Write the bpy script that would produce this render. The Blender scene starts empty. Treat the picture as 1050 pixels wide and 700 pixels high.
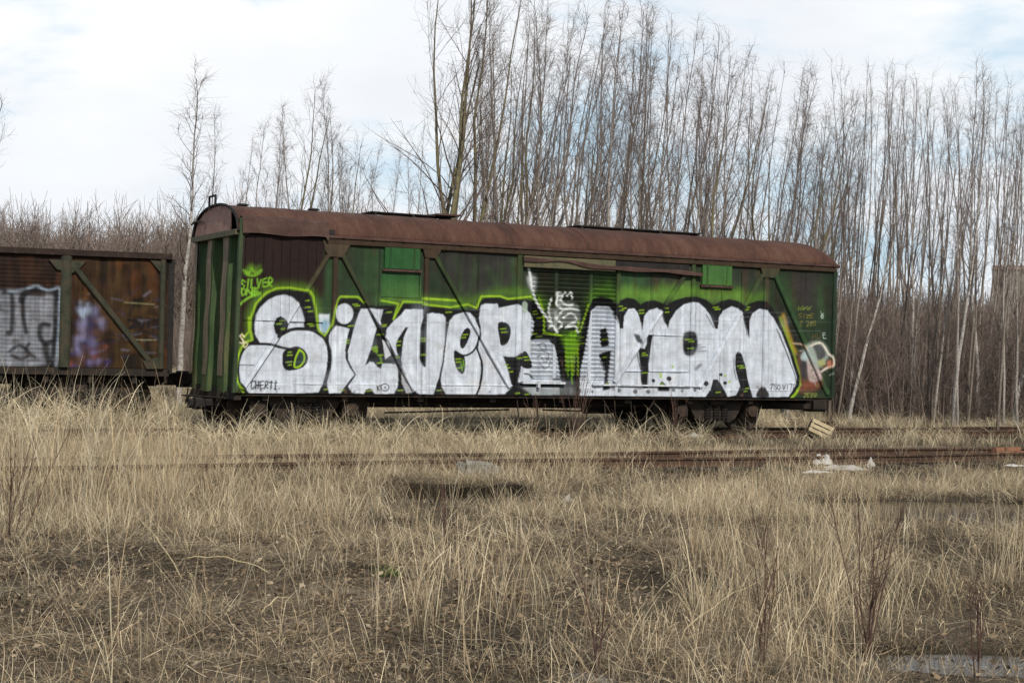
import bpy, math, random
import numpy as np
from mathutils import Vector, Matrix, Euler

R = np.random.RandomState(11)
random.seed(4)
scene = bpy.context.scene
COL = scene.collection

# ------------------------------------------------------------------ camera
F = 1600.0; W0, H0 = 1050.0, 700.0            # focal length in pixels of a 1050x700 frame
PITCH, ROLL, EYE = 0.00767, math.radians(1.3), 1.95
cam_d = bpy.data.cameras.new("camera"); cam = bpy.data.objects.new("camera", cam_d); COL.objects.link(cam)
cam_d.sensor_width = 36; cam_d.lens = 36 * F / W0; cam_d.clip_end = 3000; cam_d.clip_start = 0.1
FW = np.array([0, math.cos(PITCH), math.sin(PITCH)]); UP0 = np.array([0, -math.sin(PITCH), math.cos(PITCH)]); RT0 = np.array([1., 0, 0])
RT = RT0 * math.cos(ROLL) + UP0 * math.sin(ROLL); UP = -RT0 * math.sin(ROLL) + UP0 * math.cos(ROLL)
cam.matrix_world = Matrix(((RT[0], UP[0], -FW[0], 0), (RT[1], UP[1], -FW[1], 0), (RT[2], UP[2], -FW[2], EYE), (0, 0, 0, 1)))
scene.camera = cam
EYEP = np.array([0, 0, EYE])
def ray(px, py):
    return FW + RT * ((px - W0 / 2) / F) - UP * ((py - H0 / 2) / F)
def at_depth(px, py, Y):
    d = ray(px, py); return EYEP + d * (Y / d[1])
def on_z(px, py, z):
    d = ray(px, py); return EYEP + d * ((z - EYE) / d[2])
def x_at(px, Y, py=400): return at_depth(px, py, Y)[0]
def z_at(px, py, Y): return at_depth(px, py, Y)[2]

# ------------------------------------------------------------------ the railway line: side plane of the wagon
AX, AY, TH = -5.0707, 28.8278, 0.47927
ZB, WH, WW, WL = 1.107, 2.95, 2.9, 13.9
UX, UY = math.cos(TH), math.sin(TH); NX, NY = -math.sin(TH), math.cos(TH)
def sn(x, y): return (x - AX) * UX + (y - AY) * UY, (x - AX) * NX + (y - AY) * NY
def from_sn(s, n): return AX + s * UX + n * NX, AY + s * UY + n * NY
RAILZ = 0.33
def plane_uv(px, py, ax=AX, ay=AY, th=TH):
    d = ray(px, py); n = np.array([-math.sin(th), math.cos(th), 0])
    t = n.dot(np.array([ax, ay, 0]) - EYEP) / n.dot(d); p = EYEP + d * t
    return (p[0] - ax) * math.cos(th) + (p[1] - ay) * math.sin(th), p[2]

# ------------------------------------------------------------------ helpers
def srgb(r, g, b, k=1.0):
    def f(c):
        c /= 255.0
        return (c / 12.92 if c <= 0.04045 else ((c + 0.055) / 1.055) ** 2.4) * k
    return (f(r), f(g), f(b))
def tag(o, label=None, cat=None, group=None, kind=None):
    if label: o['label'] = label
    if cat: o['category'] = cat
    if group: o['group'] = group
    if kind: o['kind'] = kind
    return o
def empty(name, loc=(0, 0, 0), rz=0):
    o = bpy.data.objects.new(name, None); COL.objects.link(o); o.location = loc; o.rotation_euler = (0, 0, rz)
    o.empty_display_size = 0.2
    return o
def mesh_np(name, V, Fq, cols=None, smooth=False):
    """V (n,3); Fq: list of arrays (m,k)"""
    V = np.asarray(V, np.float32)
    me = bpy.data.meshes.new(name)
    if not isinstance(Fq, (list, tuple)): Fq = [Fq]
    Fq = [np.asarray(f, np.int32) for f in Fq if len(f)]
    nl = sum(f.size for f in Fq); nf = sum(len(f) for f in Fq)
    me.vertices.add(len(V)); me.vertices.foreach_set('co', V.ravel())
    me.loops.add(nl); me.loops.foreach_set('vertex_index', np.concatenate([f.ravel() for f in Fq]))
    tot = np.concatenate([np.full(len(f), f.shape[1], np.int32) for f in Fq])
    st = np.concatenate([[0], np.cumsum(tot)[:-1]]).astype(np.int32)
    me.polygons.add(nf); me.polygons.foreach_set('loop_start', st); me.polygons.foreach_set('loop_total', tot)
    me.polygons.foreach_set('use_smooth', np.full(nf, bool(smooth)))
    me.update(calc_edges=True)
    if cols is not None:
        c = np.ones((len(V), 4), np.float32); c[:, :3] = np.asarray(cols)[:, :3]
        a = me.color_attributes.new('Col', 'FLOAT_COLOR', 'POINT'); a.data.foreach_set('color', c.ravel())
    return me
def link(name, me, mat, parent=None, col=None):
    o = bpy.data.objects.new(name, me)
    (col or COL).objects.link(o)
    if mat: me.materials.append(mat)
    if parent: o.parent = parent
    return o
class MB:
    """collects verts/faces for one mesh"""
    def __init__(s): s.v = []; s.f = []
    def add(s, V, Fs):
        b = len(s.v); s.v += [tuple(map(float, p)) for p in V]; s.f += [tuple(i + b for i in f) for f in Fs]
    def box(s, x0, x1, y0, y1, z0, z1, bev=0.0):
        if bev <= 0:
            V = [(x, y, z) for x in (x0, x1) for y in (y0, y1) for z in (z0, z1)]
            s.add(V, [(0, 1, 3, 2), (4, 6, 7, 5), (0, 4, 5, 1), (2, 3, 7, 6), (0, 2, 6, 4), (1, 5, 7, 3)])
        else:
            b = bev; pr = [(y0 + b, z0), (y1 - b, z0), (y1, z0 + b), (y1, z1 - b), (y1 - b, z1), (y0 + b, z1), (y0, z1 - b), (y0, z0 + b)]
            V = [(x0, y, z) for y, z in pr] + [(x1, y, z) for y, z in pr]
            Fs = [tuple(range(8))[::-1], tuple(range(8, 16))] + [(i, (i + 1) % 8, 8 + (i + 1) % 8, 8 + i) for i in range(8)]
            s.add(V, Fs)
    def prism(s, poly, axis, a, b):
        """extrude 2D polygon along axis from a to b: axis 'y' polygon in (x,z), 'x' in (y,z)"""
        n = len(poly)
        def P(p, t): return (p[0], t, p[1]) if axis == 'y' else ((t, p[0], p[1]) if axis == 'x' else (p[0], p[1], t))
        V = [P(p, a) for p in poly] + [P(p, b) for p in poly]
        s.add(V, [tuple(range(n))[::-1], tuple(range(n, 2 * n))] + [(i, (i + 1) % n, n + (i + 1) % n, n + i) for i in range(n)])
    def tube(s, pts, r, k=6, r1=None):
        pts = [np.asarray(p, float) for p in pts]; n = len(pts)
        V = []; Fs = []
        for i, p in enumerate(pts):
            t = pts[min(i + 1, n - 1)] - pts[max(i - 1, 0)]; t = t / (np.linalg.norm(t) + 1e-9)
            a = np.cross(t, (0.31, 0.2, 0.93) if abs(t[2]) < .9 else (1, 0.1, 0)); a /= np.linalg.norm(a); b = np.cross(t, a)
            rr = r if r1 is None else r + (r1 - r) * i / max(n - 1, 1)
            for j in range(k):
                an = 2 * math.pi * j / k; V.append(p + a * rr * math.cos(an) + b * rr * math.sin(an))
        for i in range(n - 1):
            for j in range(k): Fs.append((i * k + j, i * k + (j + 1) % k, (i + 1) * k + (j + 1) % k, (i + 1) * k + j))
        Fs.append(tuple(range(k))[::-1]); Fs.append(tuple(range((n - 1) * k, n * k)))
        s.add(V, Fs)
    def lathe(s, prof, c, axis='y', k=24):
        """prof list of (r, t) along axis"""
        V = []; Fs = []; n = len(prof)
        for r, t in prof:
            for j in range(k):
                a = 2 * math.pi * j / k; p = (r * math.cos(a), t, r * math.sin(a)) if axis == 'y' else ((t, r * math.cos(a), r * math.sin(a)) if axis == 'x' else (r * math.cos(a), r * math.sin(a), t))
                V.append((c[0] + p[0], c[1] + p[1], c[2] + p[2]))
        for i in range(n - 1):
            for j in range(k): Fs.append((i * k + j, i * k + (j + 1) % k, (i + 1) * k + (j + 1) % k, (i + 1) * k + j))
        Fs.append(tuple(range(k))); Fs.append(tuple(range((n - 1) * k, n * k))[::-1])
        s.add(V, Fs)
    def mesh(s, name, smooth=False):
        me = bpy.data.meshes.new(name); me.from_pydata(s.v, [], s.f); me.update()
        if smooth:
            for p in me.polygons: p.use_smooth = True
        return me
    def build(s, name, mat, parent=None, smooth=False):
        import bmesh
        me = s.mesh(name, smooth)
        bm = bmesh.new(); bm.from_mesh(me); bmesh.ops.recalc_face_normals(bm, faces=bm.faces); bm.to_mesh(me); bm.free()
        return link(name, me, mat, parent)

# ------------------------------------------------------------------ materials
class NT:
    def __init__(s, name):
        s.m = bpy.data.materials.new(name); s.m.use_nodes = True; s.t = s.m.node_tree; s.t.nodes.clear()
        s.out = s.n('ShaderNodeOutputMaterial')
    def n(s, typ, **kw):
        o = s.t.nodes.new(typ)
        for k, v in kw.items(): setattr(o, k, v)
        return o
    def l(s, a, b): s.t.links.new(a, b)
    def noise(s, scale, detail=5, rough=.6, vec=None, dist=0.0):
        n = s.n('ShaderNodeTexNoise'); n.inputs['Scale'].default_value = scale; n.inputs['Detail'].default_value = detail
        n.inputs['Roughness'].default_value = rough; n.inputs['Distortion'].default_value = dist
        if vec is not None: s.l(vec, n.inputs['Vector'])
        return n.outputs['Fac']
    def ramp(s, fac, stops):
        r = s.n('ShaderNodeValToRGB'); e = r.color_ramp.elements
        while len(e) < len(stops): e.new(0.5)
        for i, (p, c) in enumerate(stops):
            e[i].position = p; e[i].color = (*c, 1) if len(c) == 3 else c
        s.l(fac, r.inputs['Fac']); return r.outputs['Color']
    def mapr(s, fac, a, b, c, d):
        m = s.n('ShaderNodeMapRange'); s.l(fac, m.inputs['Value'])
        for k, v in zip(('From Min', 'From Max', 'To Min', 'To Max'), (a, b, c, d)): m.inputs[k].default_value = v
        return m.outputs['Result']
    def mix(s, fac, a, b, mode='MIX'):
        m = s.n('ShaderNodeMix', data_type='RGBA', blend_type=mode)
        for sock, v in ((m.inputs[0], fac), (m.inputs[6], a), (m.inputs[7], b)):
            if isinstance(v, (int, float)): sock.default_value = v
            elif isinstance(v, tuple): sock.default_value = (*v, 1)
            else: s.l(v, sock)
        return m.outputs[2]
    def mapping(s, scale, coord='Object'):
        tc = s.n('ShaderNodeTexCoord'); mp = s.n('ShaderNodeMapping'); mp.inputs['Scale'].default_value = scale
        s.l(tc.outputs[coord], mp.inputs['Vector']); return mp.outputs['Vector']
    def bsdf(s, col, rough=.7, spec=.3, bump=None, bstr=.3, bdist=.01, metal=0):
        b = s.n('ShaderNodeBsdfPrincipled')
        if isinstance(col, tuple): b.inputs['Base Color'].default_value = (*col, 1)
        else: s.l(col, b.inputs['Base Color'])
        if isinstance(rough, (int, float)): b.inputs['Roughness'].default_value = rough
        else: s.l(rough, b.inputs['Roughness'])
        b.inputs['Specular IOR Level'].default_value = spec; b.inputs['Metallic'].default_value = metal
        if bump is not None:
            bp = s.n('ShaderNodeBump'); bp.inputs['Strength'].default_value = bstr; bp.inputs['Distance'].default_value = bdist
            s.l(bump, bp.inputs['Height']); s.l(bp.outputs['Normal'], b.inputs['Normal'])
        s.l(b.outputs[0], s.out.inputs['Surface']); return b

def mat_painted(name, streak=0.45, rough=.55):
    """painted steel: colour comes from the paint layer, weathered by streaks, stains and rust specks"""
    t = NT(name); a = t.n('ShaderNodeAttribute', attribute_name='Col')
    v = t.mapping((1, 1, 1)); vs = t.mapping((9, 9, 0.5))
    n1 = t.mapr(t.noise(7, 6, .65, v), .3, .75, 1.12, .74)
    n2 = t.mapr(t.noise(1.0, 4, .7, vs), .35, .72, 1.08, 1 - streak)
    n3 = t.mapr(t.noise(140, 2, .6, v), .3, .7, .88, 1.1)
    m1 = t.n('ShaderNodeMath', operation='MULTIPLY'); t.l(n1, m1.inputs[0]); t.l(n2, m1.inputs[1])
    m2 = t.n('ShaderNodeMath', operation='MULTIPLY'); t.l(m1.outputs[0], m2.inputs[0]); t.l(n3, m2.inputs[1])
    c = t.mix(1.0, a.outputs['Color'], m2.outputs[0], 'MULTIPLY')
    rf = t.mapr(t.noise(18, 8, .75, v), .62, .72, 0, .75)
    c = t.mix(rf, c, (.055, .032, .022))
    rf2 = t.mapr(t.noise(1.0, 6, .8, t.mapping((40, 40, 5))), .66, .74, 0, .55)
    c = t.mix(rf2, c, (.07, .045, .03))
    t.bsdf(c, rough, .16, t.noise(35, 5, .6, v), .25, .006)
    return t.m
def mat_rust(name, c0, c1, c2, scale=3.0, rough=.75, stretch=(1, 1, 1), bump=.4):
    t = NT(name); v = t.mapping(stretch)
    c = t.ramp(t.noise(scale, 8, .7, v, .3), [(.28, c0), (.5, c1), (.72, c2)])
    d = t.mapr(t.noise(scale * 14, 4, .7, v), .3, .7, .7, 1.2)
    c = t.mix(1.0, c, d, 'MULTIPLY')
    t.bsdf(c, rough, .25, t.noise(scale * 9, 6, .7, v), bump, .012)
    return t.m
def mat_plant(name, transl=.25, lo=.75, hi=1.25):
    t = NT(name); a = t.n('ShaderNodeAttribute', attribute_name='Col'); oi = t.n('ShaderNodeObjectInfo')
    c = t.mix(1.0, a.outputs['Color'], t.mapr(oi.outputs['Random'], 0, 1, lo, hi), 'MULTIPLY')
    d = t.n('ShaderNodeBsdfDiffuse'); tr = t.n('ShaderNodeBsdfTranslucent'); mx = t.n('ShaderNodeMixShader'); mx.inputs[0].default_value = transl
    t.l(c, d.inputs[0]); t.l(c, tr.inputs[0]); t.l(d.outputs[0], mx.inputs[1]); t.l(tr.outputs[0], mx.inputs[2]); t.l(mx.outputs[0], t.out.inputs['Surface'])
    return t.m
def mat_bark(name, light, dark, low, band=1.0):
    t = NT(name); v = t.mapping((1, 1, 1)); vb = t.mapping((6, 6, 9))
    f = t.mapr(t.noise(3.0, 5, .7, vb), .5, .62, 0, band)
    c = t.mix(f, light, dark)
    sep = t.n('ShaderNodeSeparateXYZ'); tc = t.n('ShaderNodeTexCoord'); t.l(tc.outputs['Object'], sep.inputs[0])
    c = t.mix(t.mapr(sep.outputs['Z'], 0.0, 1.2, .7, 0), c, low)
    c = t.mix(t.mapr(sep.outputs['Z'], 5.5, 9.0, 0, .85), c, (.10, .077, .065))
    c = t.mix(1.0, c, t.mapr(t.noise(11, 4, .6, v), .3, .7, .7, 1.15), 'MULTIPLY')
    t.bsdf(c, .85, .1)
    return t.m
M = {}
M['paint'] = mat_painted('weathered_paint', .26, .72)
M['old_paint'] = mat_painted('old_rusty_paint', .55, .85)
M['green_steel'] = mat_rust('green_steel', (.012, .016, .008), (.030, .050, .020), (.085, .062, .038), 2.2, .65, (1, 1, .35))
M['end_green'] = mat_rust('end_green_paint', (.012, .026, .009), (.036, .066, .020), (.12, .10, .045), 3.0, .65, (1, 2.2, .22))
M['rib'] = mat_rust('rib_tan', (.05, .06, .03), (.15, .12, .075), (.26, .17, .12), 2.5, .75, (1, 1, .3))
M['olive'] = mat_rust('olive_trim', (.035, .04, .022), (.09, .085, .045), (.12, .08, .045), 5)
M['roof'] = mat_rust('roof_rust', (.028, .0135, .010), (.064, .029, .019), (.098, .052, .034), 1.3, .85, (1.6, .45, .45), .4)
M['lip'] = mat_rust('lip_rust', (.028, .014, .011), (.060, .031, .024), (.085, .055, .041), 3, .8)
M['dark_rust'] = mat_rust('dark_rust', (.010, .007, .006), (.022, .013, .010), (.045, .028, .02), 4, .85)
M['gable'] = mat_rust('gable_rust', (.15, .08, .062), (.30, .17, .138), (.36, .24, .2), 4, .8)
M['black'] = mat_rust('black_steel', (.006, .005, .005), (.013, .011, .010), (.028, .02, .015), 6, .7)
M['under'] = mat_rust('underframe_steel', (.010, .008, .007), (.022, .017, .013), (.06, .035, .022), 4, .85)
M['rail'] = mat_rust('rail_rust', (.024, .015, .011), (.055, .031, .020), (.12, .062, .036), 7, .85)
M['wood_old'] = mat_rust('old_sleeper_wood', (.02, .015, .011), (.05, .038, .027), (.085, .065, .048), 5, .9, (1, 8, 8))
M['crate'] = mat_rust('crate_wood', (.22, .17, .10), (.40, .32, .20), (.5, .42, .28), 3, .8, (1, 1, 9), .2)
M['twig'] = mat_rust('twig_bark', (.07, .053, .044), (.12, .092, .077), (.165, .13, .11), 2, .9)
M['twig_red'] = mat_rust('red_twig_bark', (.045, .026, .02), (.085, .048, .036), (.13, .075, .055), 4, .8)
M['birch'] = mat_bark('birch_bark', (.33, .295, .26), (.075, .06, .05), (.10, .085, .07), .85)
M['grey_bark'] = mat_bark('grey_bark', (.20, .165, .136), (.07, .055, .044), (.085, .066, .052), .78)
M['aspen'] = mat_bark('olive_bark', (.16, .14, .075), (.08, .07, .04), (.08, .065, .04), .75)
M['grass'] = mat_plant('dry_grass_blade', .25, .70, 1.22)
M['leaf'] = mat_plant('dead_leaf', .15)
M['white_trash'] = mat_rust('white_plastic', (.24, .22, .19), (.42, .41, .39), (.52, .52, .51), 5, .5, (1, 1, 1), .2)
M['grey_trash'] = mat_rust('grey_board', (.2, .19, .17), (.33, .32, .30), (.45, .44, .41), 6, .9)
M['concrete'] = mat_rust('old_concrete', (.09, .085, .07), (.19, .18, .155), (.33, .32, .29), 9, .95, (1, 1, 1), .7)
M['brick'] = mat_rust('orange_brick', (.10, .05, .03), (.22, .10, .055), (.28, .15, .09), 9, .9)

# ------------------------------------------------------------------ paint layer on a side plane (photo-traced outlines on the real wall)
def smooth_poly(P, closed=True, k=4):
    P = np.asarray(P, float); n = len(P); out = []
    for i in range(n if closed else n - 1):
        if closed: p0, p1, p2, p3 = P[i - 1], P[i], P[(i + 1) % n], P[(i + 2) % n]
        else: p0, p1, p2, p3 = P[max(i - 1, 0)], P[i], P[i + 1], P[min(i + 2, n - 1)]
        for j in range(k):
            t = j / k
            out.append(.5 * (2 * p1 + (p2 - p0) * t + (2 * p0 - 5 * p1 + 4 * p2 - p3) * t * t + (3 * p1 - p0 - 3 * p2 + p3) * t ** 3))
    if not closed: out.append(P[-1])
    return np.array(out)
def gauss(A, s):
    if s < .4: return A
    r = int(s * 3) + 1; k = np.exp(-.5 * (np.arange(-r, r + 1) / s) ** 2); k /= k.sum()
    P = np.pad(A, ((r, r), (r, r)), 'edge')
    B = sum(k[i] * P[:, i:i + A.shape[1]] for i in range(2 * r + 1))
    return sum(k[i] * B[i:i + A.shape[0], :] for i in range(2 * r + 1))
class Paint:
    def __init__(s, plane, u0, u1, v0, v1, base, res=.01):
        s.pl = plane; s.u0, s.v0, s.res = u0, v0, res
        s.nu = int((u1 - u0) / res) + 1; s.nv = int((v1 - v0) / res) + 1
        s.base = np.zeros((s.nv, s.nu, 3)) + np.array(base)
        s.rgb = np.zeros((s.nv, s.nu, 3)); s.a = np.zeros((s.nv, s.nu))
    def px(s, P):
        return np.array([[(q[0] - s.u0) / s.res, (q[1] - s.v0) / s.res] for q in (s.pl(*p) for p in P)])
    def win(s, P, pad):
        return (int(max(P[:, 0].min() - pad, 0)), int(min(P[:, 0].max() + pad + 1, s.nu)), int(max(P[:, 1].min() - pad, 0)), int(min(P[:, 1].max() + pad + 1, s.nv)))
    def mask_poly(s, P, soft=0, smooth=True):
        P = s.px(P)
        if smooth: P = smooth_poly(P)
        x0, x1, y0, y1 = W_ = s.win(P, 3 + 3 * soft)
        if x1 <= x0 or y1 <= y0: return None
        X, Y = np.meshgrid(np.arange(x0, x1), np.arange(y0, y1)); ins = np.zeros(X.shape, bool)
        for i in range(len(P)):
            a, b = P[i - 1], P[i]
            if a[1] == b[1]: continue
            r0 = int(max(min(a[1], b[1]) - y0, 0)); r1 = int(max(a[1], b[1]) - y0 + 2)
            Xs, Ys = X[r0:r1], Y[r0:r1]
            ins[r0:r1] ^= ((a[1] > Ys) != (b[1] > Ys)) & (Xs < (b[0] - a[0]) * (Ys - a[1]) / (b[1] - a[1]) + a[0])
        return gauss(ins.astype(float), soft), W_
    def mask_line(s, P, w, soft=0, smooth=True):
        P = s.px(P); w = w * 1.95
        if smooth and len(P) > 2: P = smooth_poly(P, False)
        x0, x1, y0, y1 = W_ = s.win(P, w + 3 + 3 * soft)
        if x1 <= x0 or y1 <= y0: return None
        X, Y = np.meshgrid(np.arange(x0, x1), np.arange(y0, y1)); D = np.full(X.shape, 1e9)
        for a, b in zip(P[:-1], P[1:]):
            d = b - a; L = d.dot(d) + 1e-9; t = np.clip(((X - a[0]) * d[0] + (Y - a[1]) * d[1]) / L, 0, 1)
            D = np.minimum(D, (X - a[0] - t * d[0]) ** 2 + (Y - a[1] - t * d[1]) ** 2)
        return gauss(np.clip(w / 2 + .5 - np.sqrt(D), 0, 1), soft), W_
    def put(s, mw, c, op=1.0, base=False):
        if mw is None: return
        m, (x0, x1, y0, y1) = mw; m = m * op; c = np.array(c); sl_ = (slice(y0, y1), slice(x0, x1))
        if base: s.base[sl_] = s.base[sl_] * (1 - m[..., None]) + c * m[..., None]; return
        a = s.a[sl_]; na = m + a * (1 - m); k = np.where(na > 1e-6, m / np.maximum(na, 1e-6), 0)[..., None]
        s.rgb[sl_] = s.rgb[sl_] * (1 - k) + c * k; s.a[sl_] = na
    def poly(s, P, c, op=1, soft=0, smooth=True, base=False): s.put(s.mask_poly(P, soft, smooth), c, op, base)
    def line(s, P, w, c, op=1, soft=0, smooth=True, base=False): s.put(s.mask_line(P, w, soft, smooth), c, op, base)
    def dot(s, x, y, r, c, op=1): s.poly([(x + r * math.cos(a), y + r * math.sin(a)) for a in np.linspace(0, 6.283, 9)[:-1]], c, op)
    def drip(s, x, y, n, c, w=.9):
        s.line([(x, y), (x + .1, y + n)], w, c, .8)
    def text(s, x, y, w, h, txt, c, lw=1.0, slant=0.0, rise=0.0, op=1):
        n = len(txt)
        for i, ch in enumerate(txt):
            for st in GL.get(ch, []):
                jx, jy = w / n * .07, h * .06; s.line([(x + (i + .08 + .84 * p[0]) * w / n + slant * (p[1]) * h + R.normal(0, jx), y - rise * i - p[1] * h + R.normal(0, jy)) for p in st], lw, c, op, 0, ch in 'SOCQRKPD2068395')
    def sample(s, u, v):
        x = np.clip((np.asarray(u) - s.u0) / s.res, 0, s.nu - 1.001); y = np.clip((np.asarray(v) - s.v0) / s.res, 0, s.nv - 1.001)
        i = x.astype(int); j = y.astype(int); fx = (x - i)[:, None]; fy = (y - j)[:, None]
        def bl(A):
            return (A[j, i] * (1 - fx) * (1 - fy) + A[j, i + 1] * fx * (1 - fy) + A[j + 1, i] * (1 - fx) * fy + A[j + 1, i + 1] * fx * fy)
        return bl(s.base), bl(s.rgb), bl(s.a[..., None])
    def colour(s, u, v, own=None, wear=1.0):
        b, r, a = s.sample(u, v)
        if own is not None: b = np.zeros_like(b) + np.array(own)
        a = a * wear
        if own is not None: r = np.minimum(r * 1.13, .85)  # lettering on raised beams and plates lightened: painted highlight
        return b * (1 - a) + r * a
GL = {'S': [[(1, .85), (.5, 1), (.05, .8), (.4, .52), (.95, .3), (.5, 0), (0, .15)]], 'I': [[(.5, 0), (.5, 1)]], 'L': [[(.1, 1), (.1, 0), (.95, .05)]],
      'V': [[(0, 1), (.45, 0), (1, 1)]], 'E': [[(.95, 1), (.1, .95), (.1, 0), (.95, .05)], [(.1, .5), (.8, .52)]], 'R': [[(.1, 0), (.1, 1), (.8, .9), (.85, .6), (.1, .5), (.95, 0)]],
      'O': [[(.5, 1), (.05, .6), (.3, 0), (.9, .3), (.85, .85), (.5, 1)]], 'N': [[(.05, 0), (.1, 1), (.85, 0), (.95, 1)]], 'C': [[(.95, .9), (.4, 1), (.05, .5), (.4, 0), (.95, .15)]],
      'H': [[(.1, 0), (.1, 1)], [(.9, 0), (.9, 1)], [(.1, .5), (.9, .5)]], 'T': [[(0, .95), (1, 1)], [(.5, 1), (.5, 0)]], 'i': [[(.1, .03), (.9, .03)], [(.5, 0), (.5, .75)], [(.15, .75), (.85, .75)], [(.45, 1), (.55, 1.02)]],
      'K': [[(.1, 0), (.1, 1)], [(.95, 1), (.15, .5), (.95, 0)]], 'Q': [[(.5, 1), (.05, .5), (.5, 0), (.95, .5), (.5, 1)], [(.6, .2), (1, -.15)]], '.': [[(.3, 0), (.45, .02)]],
      '2': [[(.05, .8), (.5, 1), (.9, .75), (.1, 0), (.95, .03)]], '0': [[(.5, 1), (.1, .5), (.5, 0), (.9, .5), (.5, 1)]], '8': [[(.5, .52), (.1, .78), (.5, 1), (.9, .78), (.5, .52), (.08, .22), (.5, 0), (.92, .22), (.5, .52)]],
      '6': [[(.8, 1), (.2, .5), (.25, .05), (.8, .1), (.75, .5), (.2, .4)]], '1': [[(.3, .8), (.55, 1), (.55, 0)]], 'Y': [[(0, 1), (.5, .5), (1, 1)], [(.5, .5), (.4, 0)]],
      'A': [[(0, 0), (.5, 1), (1, 0)], [(.2, .4), (.8, .4)]], 'G': [[(.95, .9), (.4, 1), (.05, .5), (.4, 0), (.95, .2), (.9, .5), (.5, .5)]], 'z': [[(0, .7), (.9, .7), (.1, 0), (1, .02)]],
      'U': [[(.05, 1), (.1, .2), (.5, 0), (.9, .2), (.95, 1)]], 'M': [[(0, 0), (.1, 1), (.5, .3), (.9, 1), (1, 0)]], 'W': [[(0, 1), (.25, 0), (.5, .7), (.75, 0), (1, 1)]]}

WHT = srgb(194, 201, 211, .89); BLK = (.0075, .0075, .008); LIME = srgb(140, 175, 35, 1.0); LIM2 = srgb(110, 160, 40, 1.0)
DGR = srgb(44, 70, 36); MGR = srgb(44, 92, 46); DRK = srgb(46, 44, 42); BRN = srgb(40, 21, 16)
G = Paint(plane_uv, -.35, WL + .35, ZB - .12, ZB + WH + .12, srgb(44, 62, 36))
B = lambda P, c, op=1, soft=9: G.poly(P, c, op, soft, False, True)
# --- base coat, panel by panel
B([(230, 230), (333, 236), (333, 305), (262, 300), (245, 420), (225, 420)], BRN, 1, 3)
B([(337, 245), (392, 250), (390, 330), (330, 330)], srgb(42, 76, 36), 1, 5)
B([(352, 255), (372, 256), (368, 300), (350, 285)], srgb(36, 52, 33), .8)
B([(388, 250), (434, 252), (434, 312), (388, 312)], srgb(36, 82, 42), 1, 4)
B([(405, 288), (414, 288), (418, 312), (402, 312)], srgb(60, 45, 36), .8, 6)
B([(434, 252), (452, 254), (470, 300), (436, 310)], srgb(32, 52, 32), 1, 6)
B([(448, 253), (532, 257), (532, 312), (470, 312)], srgb(50, 50, 45), 1, 6)
for P in ([(468, 262), (471, 285), (474, 312)], [(488, 265), (485, 290), (476, 310)], [(500, 275), (508, 290), (512, 303)], [(515, 272), (511, 290), (506, 303)]): G.line(P, 5, srgb(52, 84, 36), .6, 4, True, True)
B([(524, 255), (533, 256), (533, 310), (524, 310)], srgb(44, 78, 36), .9, 5)
B([(536, 262), (634, 268), (634, 400), (536, 400)], srgb(44, 56, 38), 1, 2)
B([(606, 272), (634, 274), (634, 312), (606, 312)], srgb(44, 70, 34), .9, 3)
B([(634, 262), (712, 272), (708, 320), (634, 320)], srgb(50, 52, 42), 1, 3)
B([(634, 276), (668, 278), (660, 320), (634, 320)], srgb(36, 84, 40), .9, 9)
B([(634, 293), (665, 296), (700, 290), (716, 285), (716, 315), (634, 315)], srgb(84, 126, 34), .85, 8)
B([(708, 262), (790, 275), (785, 320), (708, 320)], srgb(46, 70, 38), 1, 4)
B([(718, 291), (750, 293), (750, 304), (718, 303)], srgb(66, 50, 40), .8, 4)
B([(718, 300), (742, 304), (764, 296), (764, 312), (720, 312)], srgb(88, 124, 40), .8, 6)
B([(752, 272), (780, 275), (770, 292), (752, 290)], srgb(48, 54, 46), .9, 6)
B([(783, 270), (870, 275), (862, 420), (800, 420)], srgb(38, 58, 32), 1, 4)
B([(815, 276), (840, 278), (842, 322), (825, 322), (812, 300)], srgb(52, 48, 46), 1, 10)
B([(792, 292), (812, 330), (845, 402), (828, 402), (800, 330)], srgb(34, 32, 28), .9, 5)
B([(838, 288), (843, 300), (848, 330), (842, 330), (836, 302)], srgb(52, 92, 40), .6, 6)
B([(800, 278), (812, 300), (818, 322), (808, 318)], srgb(48, 84, 36), .7, 6)
B([(848, 276), (870, 276), (870, 410), (846, 410)], srgb(26, 44, 28), .8, 5)
# shadow of the roof edge, painted as a soft dark band
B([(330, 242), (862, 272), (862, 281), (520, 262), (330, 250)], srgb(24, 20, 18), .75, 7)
for k in range(170):     # mottled old paint
    x, y = R.uniform(335, 856), R.uniform(250, 405); r_ = R.uniform(3, 13); c_ = [srgb(28, 34, 24), srgb(52, 50, 40), srgb(58, 42, 32), srgb(34, 60, 32)][k % 4]
    G.line([(x, y), (x + R.normal(0, 2), y + R.uniform(5, 26))], r_, c_, R.uniform(.15, .5), 4, False, True)
gm = G.base.mean(2, keepdims=True); G.base = (G.base * .70 + gm * .30 * np.array([1.06, 1.0, .9])) * .84
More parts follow.
